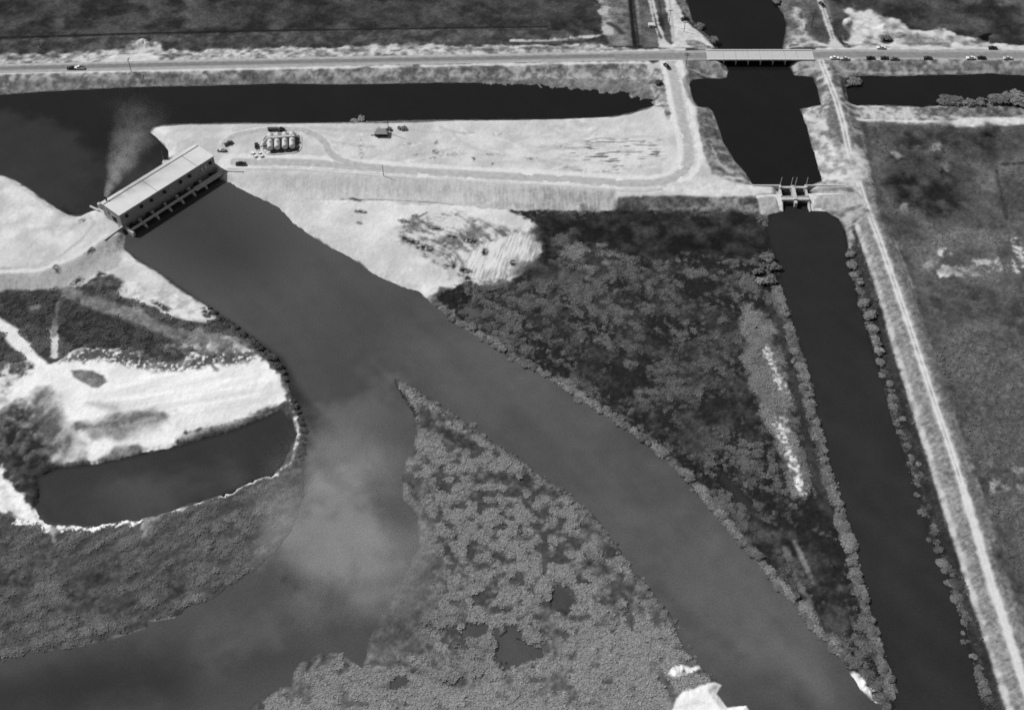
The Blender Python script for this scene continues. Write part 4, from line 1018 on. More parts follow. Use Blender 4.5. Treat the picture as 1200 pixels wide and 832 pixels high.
for x in (54.0, 56.4):
    w_ = MB().box(x - .45, x + .45, -.06, -.003, ZR - 4.7, ZR - 2.6).build('window', M['light'], st)
    MB().box(x - .3, x + .3, -.09, -.062, ZR - 5.0, ZR - 2.8).build('pane', M['steel'], w_)
MB().box(-.05, LN + .05, -.18, -.002, ZG, ZG + .7).build('plinth', M['darkconc'], st)
d_ = MB().box(-.12, -.003, 4.2, 7.6, ZG, ZG + 4.0).build('door', M['black'], st)
MB().box(-.22, -.125, 3.9, 7.9, ZG + 4.0, ZG + 4.35).build('lintel', M['concrete'], d_)
MB().box(-.1, -.003, 9.6, 10.8, ZG + 3, ZG + 4.6).build('window', M['dark'], st)
fo = MB().box(-.4, LN + .6, -.02, WD + .2, -1.6, ZG - .003)
fo.build('foundation', M['darkconc'], st)
# discharge bays: piers carrying the service walkway over the tail water
PIX = [loc_of(171.4, 263.7, 1.6)[0], loc_of(185.6, 254.4, 1.6)[0], loc_of(199.9, 244.7, 1.6)[0], loc_of(214.6, 235.9, 1.6)[0], loc_of(228.5, 227.2, 1.6)[0], loc_of(242, 218.6, 1.6)[0]]
for x in PIX:
    q = MB().box(x - .45, x + .45, -6.6, -.03, -1.6, 1.7)
    q.box(x - .45, x + .45, -7.3, -6.61, -1.6, 1.0, (.0, .25))
    q.build('pier', M['concrete'], st)
    MB().box(x - .7, x + .7, -2.6, -1.2, 1.702, 2.8).build('hoist', M['light'], st)
MB().box(.6, 1.9, -7.4, -.02, -1.6, 2.5).build('end_pier', M['concrete'], st)
MB().box(1.95, 44, -5.4, -3.9, 1.95, 2.5).build('walkway', M['concrete'], st)
MB().box(44.01, LN + .6, -6.2, -3.3, 1.75, 2.6).build('walkway', M['concrete'], st)
rail = MB()
for i in range(0, 30):
    rail.tube((2.2 + i * 2.07, -5.3, 2.5), (2.2 + i * 2.07, -5.3, 3.5), .05, n=5)
rail.tube((2.1, -5.3, 3.5), (LN, -5.3, 3.5), .05, n=5); rail.tube((2.1, -5.3, 3.0), (LN, -5.3, 3.0), .04, n=5)
rail.build('handrail', M['steel'], st)
for k, x in enumerate(np.linspace(5, 58, 6)):
    MB().tube((x, -.02, 1.6), (x, -3.2, .4), .9, n=12).build('discharge_pipe', M['dark'], st)
MB().box(1.9, 44, -2.9, -2.7, .5, 1.6).build('bay_gate', M['dark'], st)
# stack at the rear left corner, where the smoke leaves
sx_, sy_ = loc_of(126.2, 234.5, ZR)
stk = MB().tube((3.0, WD + 1.6, ZR - .6), (3.0, WD + 1.6, ZR + 2.2), .45, .4, 10)
stk.build('exhaust_stack', M['dark'], st)
STACK = (OX + 3.0 * EX[0] + (WD + 1.6) * EY[0], OY + 3.0 * EX[1] + (WD + 1.6) * EY[1], ZR + 2.2)

# retaining walls either side
a0 = P(122, 281, 2.9); a1 = P(143.5, 265, 2.9)
def wall_between(name, a, b, z0a, z0b, z1, th, label, mat):
    t = thing(name, label, 'wall', (a[0], a[1], 0), math.atan2(b[1] - a[1], b[0] - a[0]))
    ln = math.hypot(b[0] - a[0], b[1] - a[1])
    MB().add([(0, -th, z0a), (ln, -th, z0b), (ln, 0, z0b), (0, 0, z0a), (0, -th, z1), (ln, -th, z1), (ln, 0, z1), (0, 0, z1)],
             [(3, 2, 1, 0), (4, 5, 6, 7), (0, 1, 5, 4), (1, 2, 6, 5), (2, 3, 7, 6), (3, 0, 4, 7)]).build('wall_panel', mat, t)
    MB().box(-.1, ln, -th - .1, .1, z1, z1 + .25).build('coping', M['concrete'], t)
    return t
wall_between('retaining_wall', a0, a1, 2.3, -1.2, 3.1, .7, 'grey sloping retaining wall at the left end of the pumping station', M['wall'])
b0 = P(259.5, 200, 2.9); b1 = P(285, 201, 2.9)
wall_between('retaining_wall', b0, b1, -.4, 2.4, 3.1, .7, 'grey wedge retaining wall at the right end of the pumping station', M['wall'])

# small plant by the station's rear
x, y, z = P(116.5, 240, 3) + (ground_z(*P(116.5, 240, 3)),)
z = max(z, 0)
t = thing('storage_drum', 'upright pale drum on the bank behind the left rear corner of the pumping station', 'drum', (x, y, z))
MB().tube((0, 0, 0), (0, 0, 3.0), 1.0, n=16).build('shell', M['light'], t, smooth=False); MB().dome((0, 0, 3.0), 1.0, 1.0, .4, 16).build('lid', M['light'], t, smooth=True)
x, y = P(110.5, 243.5, 3); z = max(0, ground_z(x, y))
t = thing('rack_beam', 'pale beam on trestles lying left of the upright drum', 'beam', (x, y, z), R(-32))
MB().box(-3.2, 3.2, -.5, .5, .9, 1.6).build('beam', M['concrete'], t, bevel=.05)
for s in (-2.2, 2.2): MB().box(s - .2, s + .2, -.6, .6, -.4, .898).build('trestle', M['wood'], t)
x, y = P(194, 190, 2.5); z = max(.4, ground_z(x, y))
t = thing('gauge_hut', 'tiny white gauge hut with a mast behind the pumping station', 'hut', (x, y, z))
MB().box(-1.5, 1.5, -1.2, 1.2, -1.2, 2.0).build('wall', M['white'], t); MB().box(-1.7, 1.7, -1.4, 1.4, 2.0, 2.2).build('roof', M['light'], t)
MB().tube((-1.2, 1.0, 2.2), (-1.2, 1.0, 8.2), .10, .06, 6).build('mast', M['steel'], t)

# ------------------------------------------------------------------ fuel tanks on their kerbed pad
gx = [P(p, 168, 3)[0] for p in (317.4, 325.5, 334.4, 342.8)]
ty0, ty1 = 561.8, 574.0
pcx = sum(gx) / 4 + .2; pcy = 568.2; pz = 2.9
def rrect(hx, hy, r, n=8):
    out = []
    for cx, cy, a in ((hx - r, hy - r, 0), (-hx + r, hy - r, 90), (-hx + r, -hy + r, 180), (hx - r, -hy + r, 270)):
        for i in range(n + 1):
            t = R(a + 90 * i / n); out.append((cx + r * math.cos(t), cy + r * math.sin(t)))
    return out
bed = MB(); bed.prism([(pcx + a, pcy + b) for a, b in rrect(10.2, 8.6, 5)], pz - .6, pz + .06)
TROT = R(7)
def trot(x, y):
    dx, dy = x - pcx, y - pcy
    return pcx + dx * math.cos(TROT) - dy * math.sin(TROT), pcy + dx * math.sin(TROT) + dy * math.cos(TROT)
def turn(o):
    x, y = trot(o.location[0], o.location[1]); o.location = (x, y, o.location[2]); o.rotation_euler = (0, 0, TROT)
bed.v = [trot(a, b) + (c,) for a, b, c in bed.v]
o = bed.build('tank_pad', flat('oiled_gravel', 104, .95, .2, .5)); o['kind'] = 'structure'
kerb = MB(); A = rrect(10.9, 9.3, 5.6); B = rrect(10.2, 8.6, 5.0); n = len(A)
kerb.add([(pcx + a, pcy + b, zz) for ring in (A, B) for zz in (pz - .5, pz + .3) for a, b in ring],
         [f for i in range(n) for j in [(i + 1) % n] for f in ((i, j, n + j, n + i), (n + i, n + j, 3 * n + j, 3 * n + i), (3 * n + i, 3 * n + j, 2 * n + j, 2 * n + i))])
kerb.v = [trot(a, b) + (c,) for a, b, c in kerb.v]
o = kerb.build('tank_kerb', M['concrete']); o['kind'] = 'structure'
names = ['leftmost of the four', 'second from left of the four', 'third from left of the four', 'rightmost of the four']
tk0 = None
for i, x in enumerate(gx):
    if tk0 is None:
        t = thing('storage_tank', '', 'tank', (x, ty0, pz)); tk0 = t
        n = 20; vs = []; fs = []
        prof = [(0, .02), (-.0, .8), (.0, 1.3), (.25, 1.56), (.4, 1.6), (11.9, 1.6), (12.05, 1.56), (12.3, 1.3), (12.3, .8), (12.3, .02)]
        prof[1] = (-.22, .8); prof[0] = (-.3, .02); prof[8] = (12.52, .8); prof[9] = (12.6, .02)
        for yy, r in prof:
            for k in range(n):
                a = 2 * math.pi * k / n; vs.append((r * math.cos(a), yy, 2.3 + r * math.sin(a)))
        for j in range(len(prof) - 1):
            for k in range(n): fs.append((j * n + k, j * n + (k + 1) % n, (j + 1) * n + (k + 1) % n, (j + 1) * n + k))
        MB().add(vs, fs).build('shell', M['tank'], t, smooth=True)
        for yy in (2.0, 6.1, 10.2): MB().box(-1.4, 1.4, yy - .3, yy + .3, 0, 1.2).build('saddle', M['darkconc'], t)
        MB().tube((0, 4.0, 3.9), (0, 4.0, 4.4), .45, n=12).build('hatch', M['light'], t)
    else:
        t = copy_tree(tk0); t.location = (x, ty0, pz)
    turn(t)
    tag(t, f'{names[i]} pale horizontal fuel tanks on the kerbed oval pad', 'tank', 'fuel tanks on the oval pad')
pw = thing('pipe_walkway', 'pale catwalk with pipes crossing over the tops of the four fuel tanks', 'walkway', (gx[0], ty0 + 7.6, pz))
ln = gx[3] - gx[0]
MB().box(-1.6, ln + 1.6, -.5, .5, 4.05, 4.25).build('deck', M['steel'], pw)
MB().tube((-1.6, .75, 4.2), (ln + 1.6, .75, 4.2), .16, n=8).build('pipe', M['light'], pw)
MB().add([(-1.6, -.5, 4.05), (-1.6, .5, 4.05), (-5.6, .5 - 2.4, 0), (-5.6, -.5 - 2.4, 0), (-1.6, -.5, 4.25), (-1.6, .5, 4.25), (-5.6, .5 - 2.4, .2), (-5.6, -.5 - 2.4, .2)],
         [(3, 2, 1, 0), (4, 5, 6, 7), (0, 1, 5, 4), (1, 2, 6, 5), (2, 3, 7, 6), (3, 0, 4, 7)]).build('stair', M['light'], pw)
r_ = MB()
for s in (-.5, .5):
    r_.tube((-1.6, s, 4.7), (ln + 1.6, s, 4.7), .05, n=5)
    for k in range(9): r_.tube((-1.6 + k * (ln + 3.2) / 8, s, 4.25), (-1.6 + k * (ln + 3.2) / 8, s, 4.7), .04, n=5)
r_.build('handrail', M['steel'], pw)
turn(pw)

# ------------------------------------------------------------------ highway bridge
x0, x1 = P(833, 64.6, 3.4)[0], P(948, 64.2, 3.4)[0]
yb = P(890, 64.4, 3.9)[1]
br = thing('highway_bridge', 'pale concrete road bridge on pile bents carrying the highway over the dark canal', 'bridge', (x0, yb, 0), 0)
ln = x1 - x0
deckm = flat('pale_deck', 182, .9, .05, .5)
MB().box(-2.5, ln + 2.5, -4.7, 4.7, 2.95, 3.55).build('deck', deckm, br)
for s in (-1, 1):
    MB().box(-2.5, ln + 2.5, s * 4.7 - .22, s * 4.7 + .22, 3.552, 3.798).build('kerb', M['white'], br)
    r_ = MB(); k = int(ln / 2.4)
    for i in range(k + 1): r_.box(i * ln / k - .1, i * ln / k + .1, s * 4.7 - .1, s * 4.7 + .1, 3.80, 4.10)
    r_.box(-2, ln + 2, s * 4.7 - .16, s * 4.7 + .16, 4.102, 4.22)
    r_.build('railing', M['white'], br)
for i in range(1, 8):
    MB().box(i * ln / 8 - .07, i * ln / 8 + .07, -4.4, 4.4, 3.551, 3.575).build('deck_joint', M['darkconc'], br)
for i in range(1, 8):
    b_ = MB(); xx = i * ln / 8
    b_.box(xx - .4, xx + .4, -4.75, 4.6, 2.4, 2.945)
    for yy in (-4.4, -1.6, 1.6, 4.4): b_.box(xx - .22, xx + .22, yy - .22, yy + .22, -2, 2.4)
    b_.build('bent', M['concrete'], br)
for xx in (-2.6, ln + .6):
    MB().box(xx, xx + 2.0, -5.4, 5.4, -1, 2.94).build('abutment', M['darkconc'], br)

# ------------------------------------------------------------------ control gate in the causeway
gx0, gx1 = 142.6, 156.4
gy1, gy0 = P(930, 218.5, 3)[1], P(930, 231.5, 3)[1]      # upstream and downstream faces
cg = thing('control_gate', 'two-bay concrete control gate with four masts in the causeway across the dark canal', 'water gate', ((gx0 + gx1) / 2, gy0, 0))
hw_ = (gx1 - gx0) / 2; dp = gy1 - gy0
for s in (-1, 1):
    MB().add([(s * hw_ - .35, -8.2, -1.6), (s * hw_ + .35, -8.2, -1.6), (s * hw_ + .35, dp + 1.2, -1.6), (s * hw_ - .35, dp + 1.2, -1.6),
              (s * (hw_ + .4) - .3, -8.2, .5), (s * (hw_ + .4) + .3, -8.2, .5), (s * hw_ + .35, dp + 1.2, 3.1), (s * hw_ - .35, dp + 1.2, 3.1), (s * hw_ - .35, 0, 3.1), (s * hw_ + .35, 0, 3.1)],
             [(3, 2, 1, 0), (0, 1, 5, 4), (2, 3, 7, 6), (4, 5, 9, 8), (8, 9, 6, 7), (1, 2, 6, 9, 5), (3, 0, 4, 8, 7)]).build('wing_wall', M['concrete'], cg)
MB().box(-.75, .75, -4.6, dp + .8, -1.6, 3.05).build('pier', M['concrete'], cg, bevel=.08)
MB().box(-.9, .9, -2.2, dp - 1.0, 3.052, 3.7).build('hoist_platform', M['light'], cg)
MB().box(-hw_ - .4, hw_ + .4, -2.2, -.2, 2.3, 3.35).build('service_bridge', M['concrete'], cg)
MB().box(-hw_ - .4, hw_ + .4, -.19, .9, 2.5, 3.1).build('service_bridge', M['darkconc'], cg)
MB().box(-hw_ - .4, hw_ + .4, dp - 1.6, dp - .3, 2.4, 3.3).build('gate_beam', M['concrete'], cg)
for s in (-1, 1):
    MB().box(min(s * .8, s * (hw_ - .4)), max(s * .8, s * (hw_ - .4)), 2.6, 2.9, -1.5, 1.6).build('gate_leaf', M['dark'], cg)
for xx in (-hw_, -1.1, 1.1, hw_):
    MB().tube((xx, dp - .6, 3.0), (xx + .25, dp - .6, 9.6), .17, .12, 8).build('mast', M['steel'], cg)
for s in (-1, 1): MB().box(s * hw_ - .5, s * hw_ + .5, dp - 2.4, dp - .2, 3.3, 4.3).build('hoist', M['light'], cg)
rr = MB()
for s in (-2.1, -.3):
    rr.tube((-hw_, s, 4.3), (hw_, s, 4.3), .05, n=5)
    for i in range(9): rr.tube((-hw_ + i * hw_ / 4, s, 3.35), (-hw_ + i * hw_ / 4, s, 4.3), .04, n=5)
rr.build('handrail', M['steel'], cg)
# upstream wing walls along the causeway
for nm, (u0, u1), lb in (('left', (P(882, 217.2, 3)[0], gx0 - .5), 'long pale kerb wall along the causeway left of the control gate'), ('right', (gx1 + .5, P(990, 217, 3)[0]), 'long pale kerb wall along the causeway right of the control gate')):
    t = thing('kerb_wall', lb, 'wall', (u0, gy1 + .6, 0))
    MB().box(0, u1 - u0, -.35, .35, -1.0, 3.3).build('wall_panel', M['concrete'], t)

# stone-paved banks either side of the gate
rip, rnt, rb = new_mat('pitched_stone')
rg = rnt.nodes.new('ShaderNodeNewGeometry'); rv = rnt.nodes.new('ShaderNodeTexVoronoi'); rv.inputs['Scale'].default_value = .8
rm = rnt.nodes.new('ShaderNodeMapRange'); rm.inputs['To Min'].default_value = float(alb(200)); rm.inputs['To Max'].default_value = float(alb(232))
rnt.links.new(rg.outputs['Position'], rv.inputs['Vector']); rnt.links.new(rv.outputs['Color'], rm.inputs[0]); rnt.links.new(rm.outputs[0], rb.inputs['Base Color']); rb.inputs['Roughness'].default_value = .95
for top, bot in ([(886, 229.5), (900, 228.6), (914.5, 227.6)], [(890, 250.5), (904, 249.6), (918.6, 248.6)]), ([(945.5, 227.4), (965, 226.6), (985, 226.8), (1003, 230.5)], [(948.8, 248), (968, 248.6), (990, 248.6), (1012, 245)]):
    vs = []; fs = []; n = 12
    T = [P(a, b, 3.0) for a, b in top]; B = [P(a, b, .1) for a, b in bot]
    for k in range(n + 1):
        f = k / n
        for a, b in zip(T, B):
            vs.append((a[0] + (b[0] - a[0]) * f, a[1] + (b[1] - a[1]) * f, 3.05 - 3.25 * f ** 1.1))
    m_ = len(top)
    for k in range(n):
        for i in range(m_ - 1): a = k * m_ + i; fs.append((a, a + 1, a + m_ + 1, a + m_))
    mb = MB(); mb.add(vs, fs); o = mb.build('paved_bank', rip); o['kind'] = 'structure'
# ------------------------------------------------------------------ vehicles
def make_car(name, label, cat, paint, kind='sedan'):
    t = thing(name, label, cat)
    b = MB()
    if kind == 'sedan':
        b.profile([(-2.45, .38), (2.4, .38), (2.48, .62), (2.4, .92), (.95, 1.02), (-1.25, 1.04), (-2.35, .98), (-2.5, .7)], -.92, .92)
        body = b.build('body', paint, t, bevel=.07)
        MB().add([(-1.35, -.82, 1.02), (1.0, -.82, 1.0), (1.0, .82, 1.0), (-1.35, .82, 1.02), (-.95, -.66, 1.5), (.4, -.66, 1.5), (.4, .66, 1.5), (-.95, .66, 1.5)],
                 [(3, 2, 1, 0), (4, 5, 6, 7), (0, 1, 5, 4), (1, 2, 6, 5), (2, 3, 7, 6), (3, 0, 4, 7)]).build('window', M['glass'], t)
        MB().add([(-1.0, -.68, 1.5), (.45, -.68, 1.5), (.45, .68, 1.5), (-1.0, .68, 1.5), (-.85, -.56, 1.6), (.3, -.56, 1.6), (.3, .56, 1.6), (-.85, .56, 1.6)],
                 [(3, 2, 1, 0), (4, 5, 6, 7), (0, 1, 5, 4), (1, 2, 6, 5), (2, 3, 7, 6), (3, 0, 4, 7)]).build('roof', paint, t)
        xs = (-1.5, 1.5); lx = 2.52
    elif kind == 'pickup':
        b.profile([(-2.6, .45), (2.5, .45), (2.55, .75), (2.45, 1.02), (1.2, 1.08), (-2.6, 1.05)], -.92, .92); b.build('body', paint, t, bevel=.06)
        MB().box(-2.5, -.55, -.8, .8, 1.052, 1.12).build('bed', M['dark'], t)
        MB().box(-.45, 1.2, -.84, .84, 1.06, 1.62, (.28, .12)).build('window', M['glass'], t)
        MB().box(-.2, .9, -.74, .74, 1.622, 1.74, (.08, .08)).build('roof', paint, t)
        xs = (-1.6, 1.6); lx = 2.6
    for s in (-1, 1):
        MB().box(s * lx - .08, s * lx + .08, -.85, .85, .42, .62).build('bumper', M['chrome'], t)
        for x in xs:
            w = MB().tube((x, s * .74, .34), (x, s * .95, .34), .34, n=14).build('wheel', M['tyre'], t)
            MB().tube((x, s * .951, .34), (x, s * .965, .34), .17, n=10).build('hubcap', M['chrome'], w)
    return t


CARP = {}
def put_car(px, py, rot, paint, label, group=None, kind='sedan', z=None, sc=1.0):
    x, y = P(px, py, 3.3 if z is None else z)
    zz = (ground_z(x, y) if z is None else z) + .04
    if (paint, kind) not in CARP:
        t = make_car('parked_car' if kind == 'sedan' else 'pickup_truck', label, 'car' if kind == 'sedan' else 'pickup', M[paint], kind); CARP[(paint, kind)] = t
    else:
        t = copy_tree(CARP[(paint, kind)])
    t.location = (x, y, zz); t.rotation_euler = (0, 0, R(rot)); t.scale = (sc, sc, sc)
    tag(t, label, 'car' if kind == 'sedan' else 'pickup', group)
    return t


HG = 'cars parked along the highway east of the bridge'
SH_ = 1.08
put_car(978, 69.2, 0, 'white', 'white car on the south verge nearest the bridge, at the dirt-track junction', HG, sc=SH_)
put_car(990, 69.9, 180, 'light', 'pale grey car on the south verge just right of the dirt-track junction', HG, sc=SH_)
put_car(1020, 69.2, 0, 'blackp', 'black car on the south verge, first dark one right of the bridge', HG, sc=SH_)
put_car(1036.5, 69.2, 0, 'darkp', 'dark grey car on the south verge between a black car and a mid grey car', HG, sc=SH_)
put_car(1048, 70.2, 180, 'mid', 'mid grey car on the south verge, last of the close group of three', HG, sc=SH_)
put_car(1087, 69.2, 0, 'darkp', 'dark grey car parked alone midway along the south verge', HG, sc=SH_)
put_car(1137.5, 69.2, 180, 'white', 'white car on the south verge just left of a black car', HG, sc=SH_)
put_car(1150, 69, 0, 'blackp', 'black car on the south verge just right of a white car', HG, sc=SH_)
put_car(1181, 69.4, 0, 'light', 'pale grey car on the south verge, rightmost in the row', HG, sc=SH_)
put_car(1032.5, 57, 180, 'white', 'white car alone on the north verge beside the pale clearing', HG, sc=SH_)
put_car(1163, 57.4, 0, 'blackp', 'black car on the north verge near the right edge', HG, sc=SH_)
put_car(84, 81, 180, 'blackp', 'black car driving on the left stretch of the highway ahead of a white truck', None, sc=1.1)
put_car(93.6, 80.8, 180, 'white', 'white pickup close behind a black car on the left stretch of the highway', None, 'pickup', sc=1.15)
put_car(781.3, 78.6, 118, 'blackp', 'black car turning at the junction of highway and yard road', None, sc=1.15)
put_car(802, 19, 30, 'darkp', 'dark car parked on the pale sand road beside the north canal', None, sc=1.1)
put_car(963.5, 2.5, 110, 'blackp', 'black car on the dirt track at the top edge east of the north canal', None, sc=1.1)
YG = 'vehicles in the pump station yard'
put_car(268, 168.6, 36, 'darkp', 'dark grey pickup parked right behind the pumping station roof corner', YG, 'pickup', sc=1.02)
put_car(300.6, 171.6, 100, 'blackp', 'black car beside the left edge of the tank pad', YG, sc=1.05)
put_car(303, 178, -60, 'white', 'white pickup between the black car and the white cars by the tank pad', YG, 'pickup', sc=.8)
put_car(305.2, 181.4, -58, 'white', 'white car, right one of the pair parked beside the tank pad', YG, sc=1.0)
put_car(297.5, 181.6, -50, 'white', 'white car, left one of the pair parked beside the tank pad', YG, sc=1.05)
put_car(282.3, 192.6, 0, 'blackp', 'black car on the yard road in front of the pumping station right end', YG, 'sedan', sc=1.15)

# tank truck behind the fuel tanks
x, y = P(325, 153.2, 3)
t = thing('tank_truck', 'dark tank truck with grey trailer standing behind the four fuel tanks', 'truck', (x, y, ground_z(x, y)))
MB().profile([(-6.6, .9), (1.2, .9), (1.2, 1.1), (-6.6, 1.1)], -.9, .9).build('chassis', M['dark'], t)
MB().tube((-6.4, 0, 2.1), (1.0, 0, 2.1), 1.05, n=16).build('tank', M['mid'], t, smooth=False)
MB().profile([(1.5, .6), (5.4, .6), (5.5, 1.4), (4.2, 1.6), (3.8, 2.6), (1.6, 2.7)], -1.15, 1.15).build('cab', M['blackp'], t, bevel=.08)
MB().box(4.0, 4.25, -.9, .9, 1.7, 2.4).build('window', M['glass'], t)
t.scale = (.8, .8, .8)
for s in (-1, 1):
    for xx in (-5.6, -4.4, 2.4, 4.6): MB().tube((xx, s * .8, .5), (xx, s * 1.15, .5), .5, n=14).build('wheel', M['tyre'], t)

# white trailer hitch boat by the station
x, y = P(260.5, 177.5, 3)
t = thing('work_trailer', 'small white peaked trailer with a long dark base behind the pumping station roof', 'trailer', (x, y, ground_z(x, y)))
MB().box(-2.6, 2.6, -.7, .7, .4, .7).build('bed', M['dark'], t)
MB().add([(-1.5, -.7, .702), (1.6, -.7, .702), (1.6, .7, .702), (-1.5, .7, .702), (-.3, -.2, 2.1), (.5, -.2, 2.1), (.5, .2, 2.1), (-.3, .2, 2.1)], [(3, 2, 1, 0), (4, 5, 6, 7), (0, 1, 5, 4), (1, 2, 6, 5), (2, 3, 7, 6), (3, 0, 4, 7)]).build('canopy', M['white'], t)
for s in (-1, 1): MB().tube((0, s * .72, .35), (0, s * .92, .35), .35, n=12).build('wheel', M['tyre'], t)

# ------------------------------------------------------------------ little house in the yard
x, y = P(447, 157.5, 3); z = ground_z(x, y)
t = thing('small_house', 'tiny shade-toned hut with a grey gabled roof by the canal behind the yard', 'hut', (x, y, z))
MB().profile([(-3.4, 0), (3.4, 0), (3.4, 2.5), (-3.4, 2.5)], -2.2, 2.2).build('wall', M['dark'], t)  # dark wall tone stands for the shade on the hut's front
rf = MB().add([(-3.8, -2.8, 2.3), (3.8, -2.8, 2.3), (3.8, 2.8, 2.3), (-3.8, 2.8, 2.3), (-2.4, 0, 3.9), (2.4, 0, 3.9)], [(0, 1, 5, 4), (2, 3, 4, 5), (1, 2, 5), (3, 0, 4), (3, 2, 1, 0)]).build('roof', M['roofgrey'], t)
MB().tube((-1.2, .8, 2.8), (-1.2, .8, 4.8), .28, n=8).build('chimney', M['light'], rf)
MB().box(-.5, .5, -2.28, -2.202, 0, 2.0).build('door', M['black'], t)
for xx in (-2.2, 2.0): MB().box(xx - .5, xx + .5, -2.26, -2.202, .9, 1.8).build('window', M['glass'], t)
x, y = P(439, 158.5, 3); z = ground_z(x, y)
t = thing('hand_pump', 'thin dark pump post with a bent spout left of the tiny hut', 'pump', (x, y, z))
pm = MB(); pm.tube((0, 0, 0), (0, 0, 2.6), .15, n=8); pm.tube((0, 0, 2.5), (1.4, 0, 2.7), .12, n=8); pm.build('post', M['dark'], t)
MB().box(-2.0, .6, -.4, .4, 0, .35).build('base', M['darkconc'], t)

# white box in the strip beside the north canal road
x, y = P(763, 31.5, 1); z = ground_z(x, y)
t = thing('site_shed', 'small white shed alone in the grass strip north of the highway', 'shed', (x, y, z))
MB().box(-1.7, 1.7, -1.2, 1.2, -.2, 1.9).build('wall', M['white'], t); MB().add([(-1.9, -1.4, 1.9), (1.9, -1.4, 1.9), (1.9, 1.4, 1.9), (-1.9, 1.4, 1.9), (-1.9, 0, 2.6), (1.9, 0, 2.6)], [(0, 1, 5, 4), (2, 3, 4, 5), (1, 2, 5), (3, 0, 4), (3, 2, 1, 0)]).build('roof', M['white'], t)
MB().box(-.4, .4, -1.26, -1.202, 0, 1.6).build('door', M['mid'], t)

# ------------------------------------------------------------------ rowing boat among the bushes of the east canal
x, y = P(1008, 341, .2)
t = thing('rowing_boat', 'pale square-ended rowing boat nosed into the bushes on the right bank of the lower canal', 'boat', (x, y, 0), R(-52))
hull = MB().add([(-2.1, -.55, -.1), (1.7, -.55, -.1), (1.7, .55, -.1), (-2.1, .55, -.1), (-2.3, -.85, .5), (2.2, -.7, .55), (2.2, .7, .55), (-2.3, .85, .5), (-2.15, -.72, .5), (2.05, -.58, .55), (2.05, .58, .55), (-2.15, .72, .5), (-2.0, -.5, .05), (1.6, -.45, .05), (1.6, .45, .05), (-2.0, .5, .05)],
                [(3, 2, 1, 0), (0, 1, 5, 4), (1, 2, 6, 5), (2, 3, 7, 6), (3, 0, 4, 7), (4, 5, 9, 8), (5, 6, 10, 9), (6, 7, 11, 10), (7, 4, 8, 11), (8, 9, 13, 12), (9, 10, 14, 13), (10, 11, 15, 14), (11, 8, 12, 15), (12, 13, 14, 15)]).build('hull', M['light'], t)
for xx in (-1.2, .6): MB().box(xx - .18, xx + .18, -.68, .68, .38, .45).build('thwart', M['palewood'], t)

# ------------------------------------------------------------------ utility poles
def pole_mesh(h, arms):
    t = bpy.data.objects.new('utility_pole', None); COL.objects.link(t)
    MB().tube((0, 0, -.5), (0, 0, h), .20, .13, 8).build('pole', M['wood'], t)
    for k in range(arms):
        a = MB().box(-1.5, 1.5, -.10, .10, h - .7 - k * 1.1, h - .45 - k * 1.1).build('crossarm', M['wood'], t)
        for s in (-1.35, -.6, .6, 1.35): MB().tube((s, 0, h - .45 - k * 1.1), (s, 0, h - .2 - k * 1.1), .06, n=6).build('insulator', M['dark'], a)
    return t


protos = {}
for (bx, by, h, arms, rot, lab, zz) in [
    (803.6, 81, 10.5, 2, 0, 'wooden utility pole with twin crossarms at the west end of the road bridge', 2.5), (784, 29, 11, 1, 0, 'wooden utility pole with crossarm on the edge of the sand road by the north canal', 1.5),
    (951, 31.5, 10, 1, 0, 'wooden utility pole in the dark grass east of the north canal', 1.2), (801.6, 37.5, 7, 1, 0, 'short wooden utility pole on the open sand beside the north canal', 1.5),
    (154, 84.5, 9, 1, 80, 'wooden utility pole beside the left stretch of the highway', 3), (47.5, 57, 6, 1, 0, 'wooden utility pole near the top left ditch', 1), (440.5, 36.5, 6.5, 1, 0, 'wooden utility pole on the ditch line north of the highway middle', 1),
    (449.4, 206, 7.5, 0, 0, 'slim bare pole at the south edge of the yard road', 3), (455.6, 156.5, 11, 0, 0, 'tall slim bare pole just right of the tiny hut', 2.8), (673, 45, 5, 0, 0, 'short bare post at the corner of the north-west field', 1)]:
    key = (h, arms)
    if key not in protos: protos[key] = pole_mesh(h, arms); t = protos[key]
    else: t = copy_tree(protos[key])
    x, y = P(bx, by, zz); t.location = (x, y, max(0, ground_z(x, y))); t.rotation_euler = (0, 0, R(rot))
    tag(t, lab, 'pole', 'utility poles')

# ------------------------------------------------------------------ foliage
def leaf_mat(name, tone):
    m, nt, b = new_mat(name)
    a = nt.nodes.new('ShaderNodeAttribute'); a.attribute_name = 'leaf'
    oi = nt.nodes.new('ShaderNodeObjectInfo')
    r = nt.nodes.new('ShaderNodeMapRange'); r.inputs['To Min'].default_value = float(alb(tone)) * .75; r.inputs['To Max'].default_value = float(alb(tone)) * 1.3
    mu = nt.nodes.new('ShaderNodeMath'); mu.operation = 'MULTIPLY'
    nt.links.new(oi.outputs['Random'], r.inputs[0]); nt.links.new(r.outputs[0], mu.inputs[0]); nt.links.new(a.outputs['Fac'], mu.inputs[1])
    nt.links.new(mu.outputs[0], b.inputs['Base Color']); b.inputs['Roughness'].default_value = .8; b.inputs['Specular IOR Level'].default_value = .1
    return m


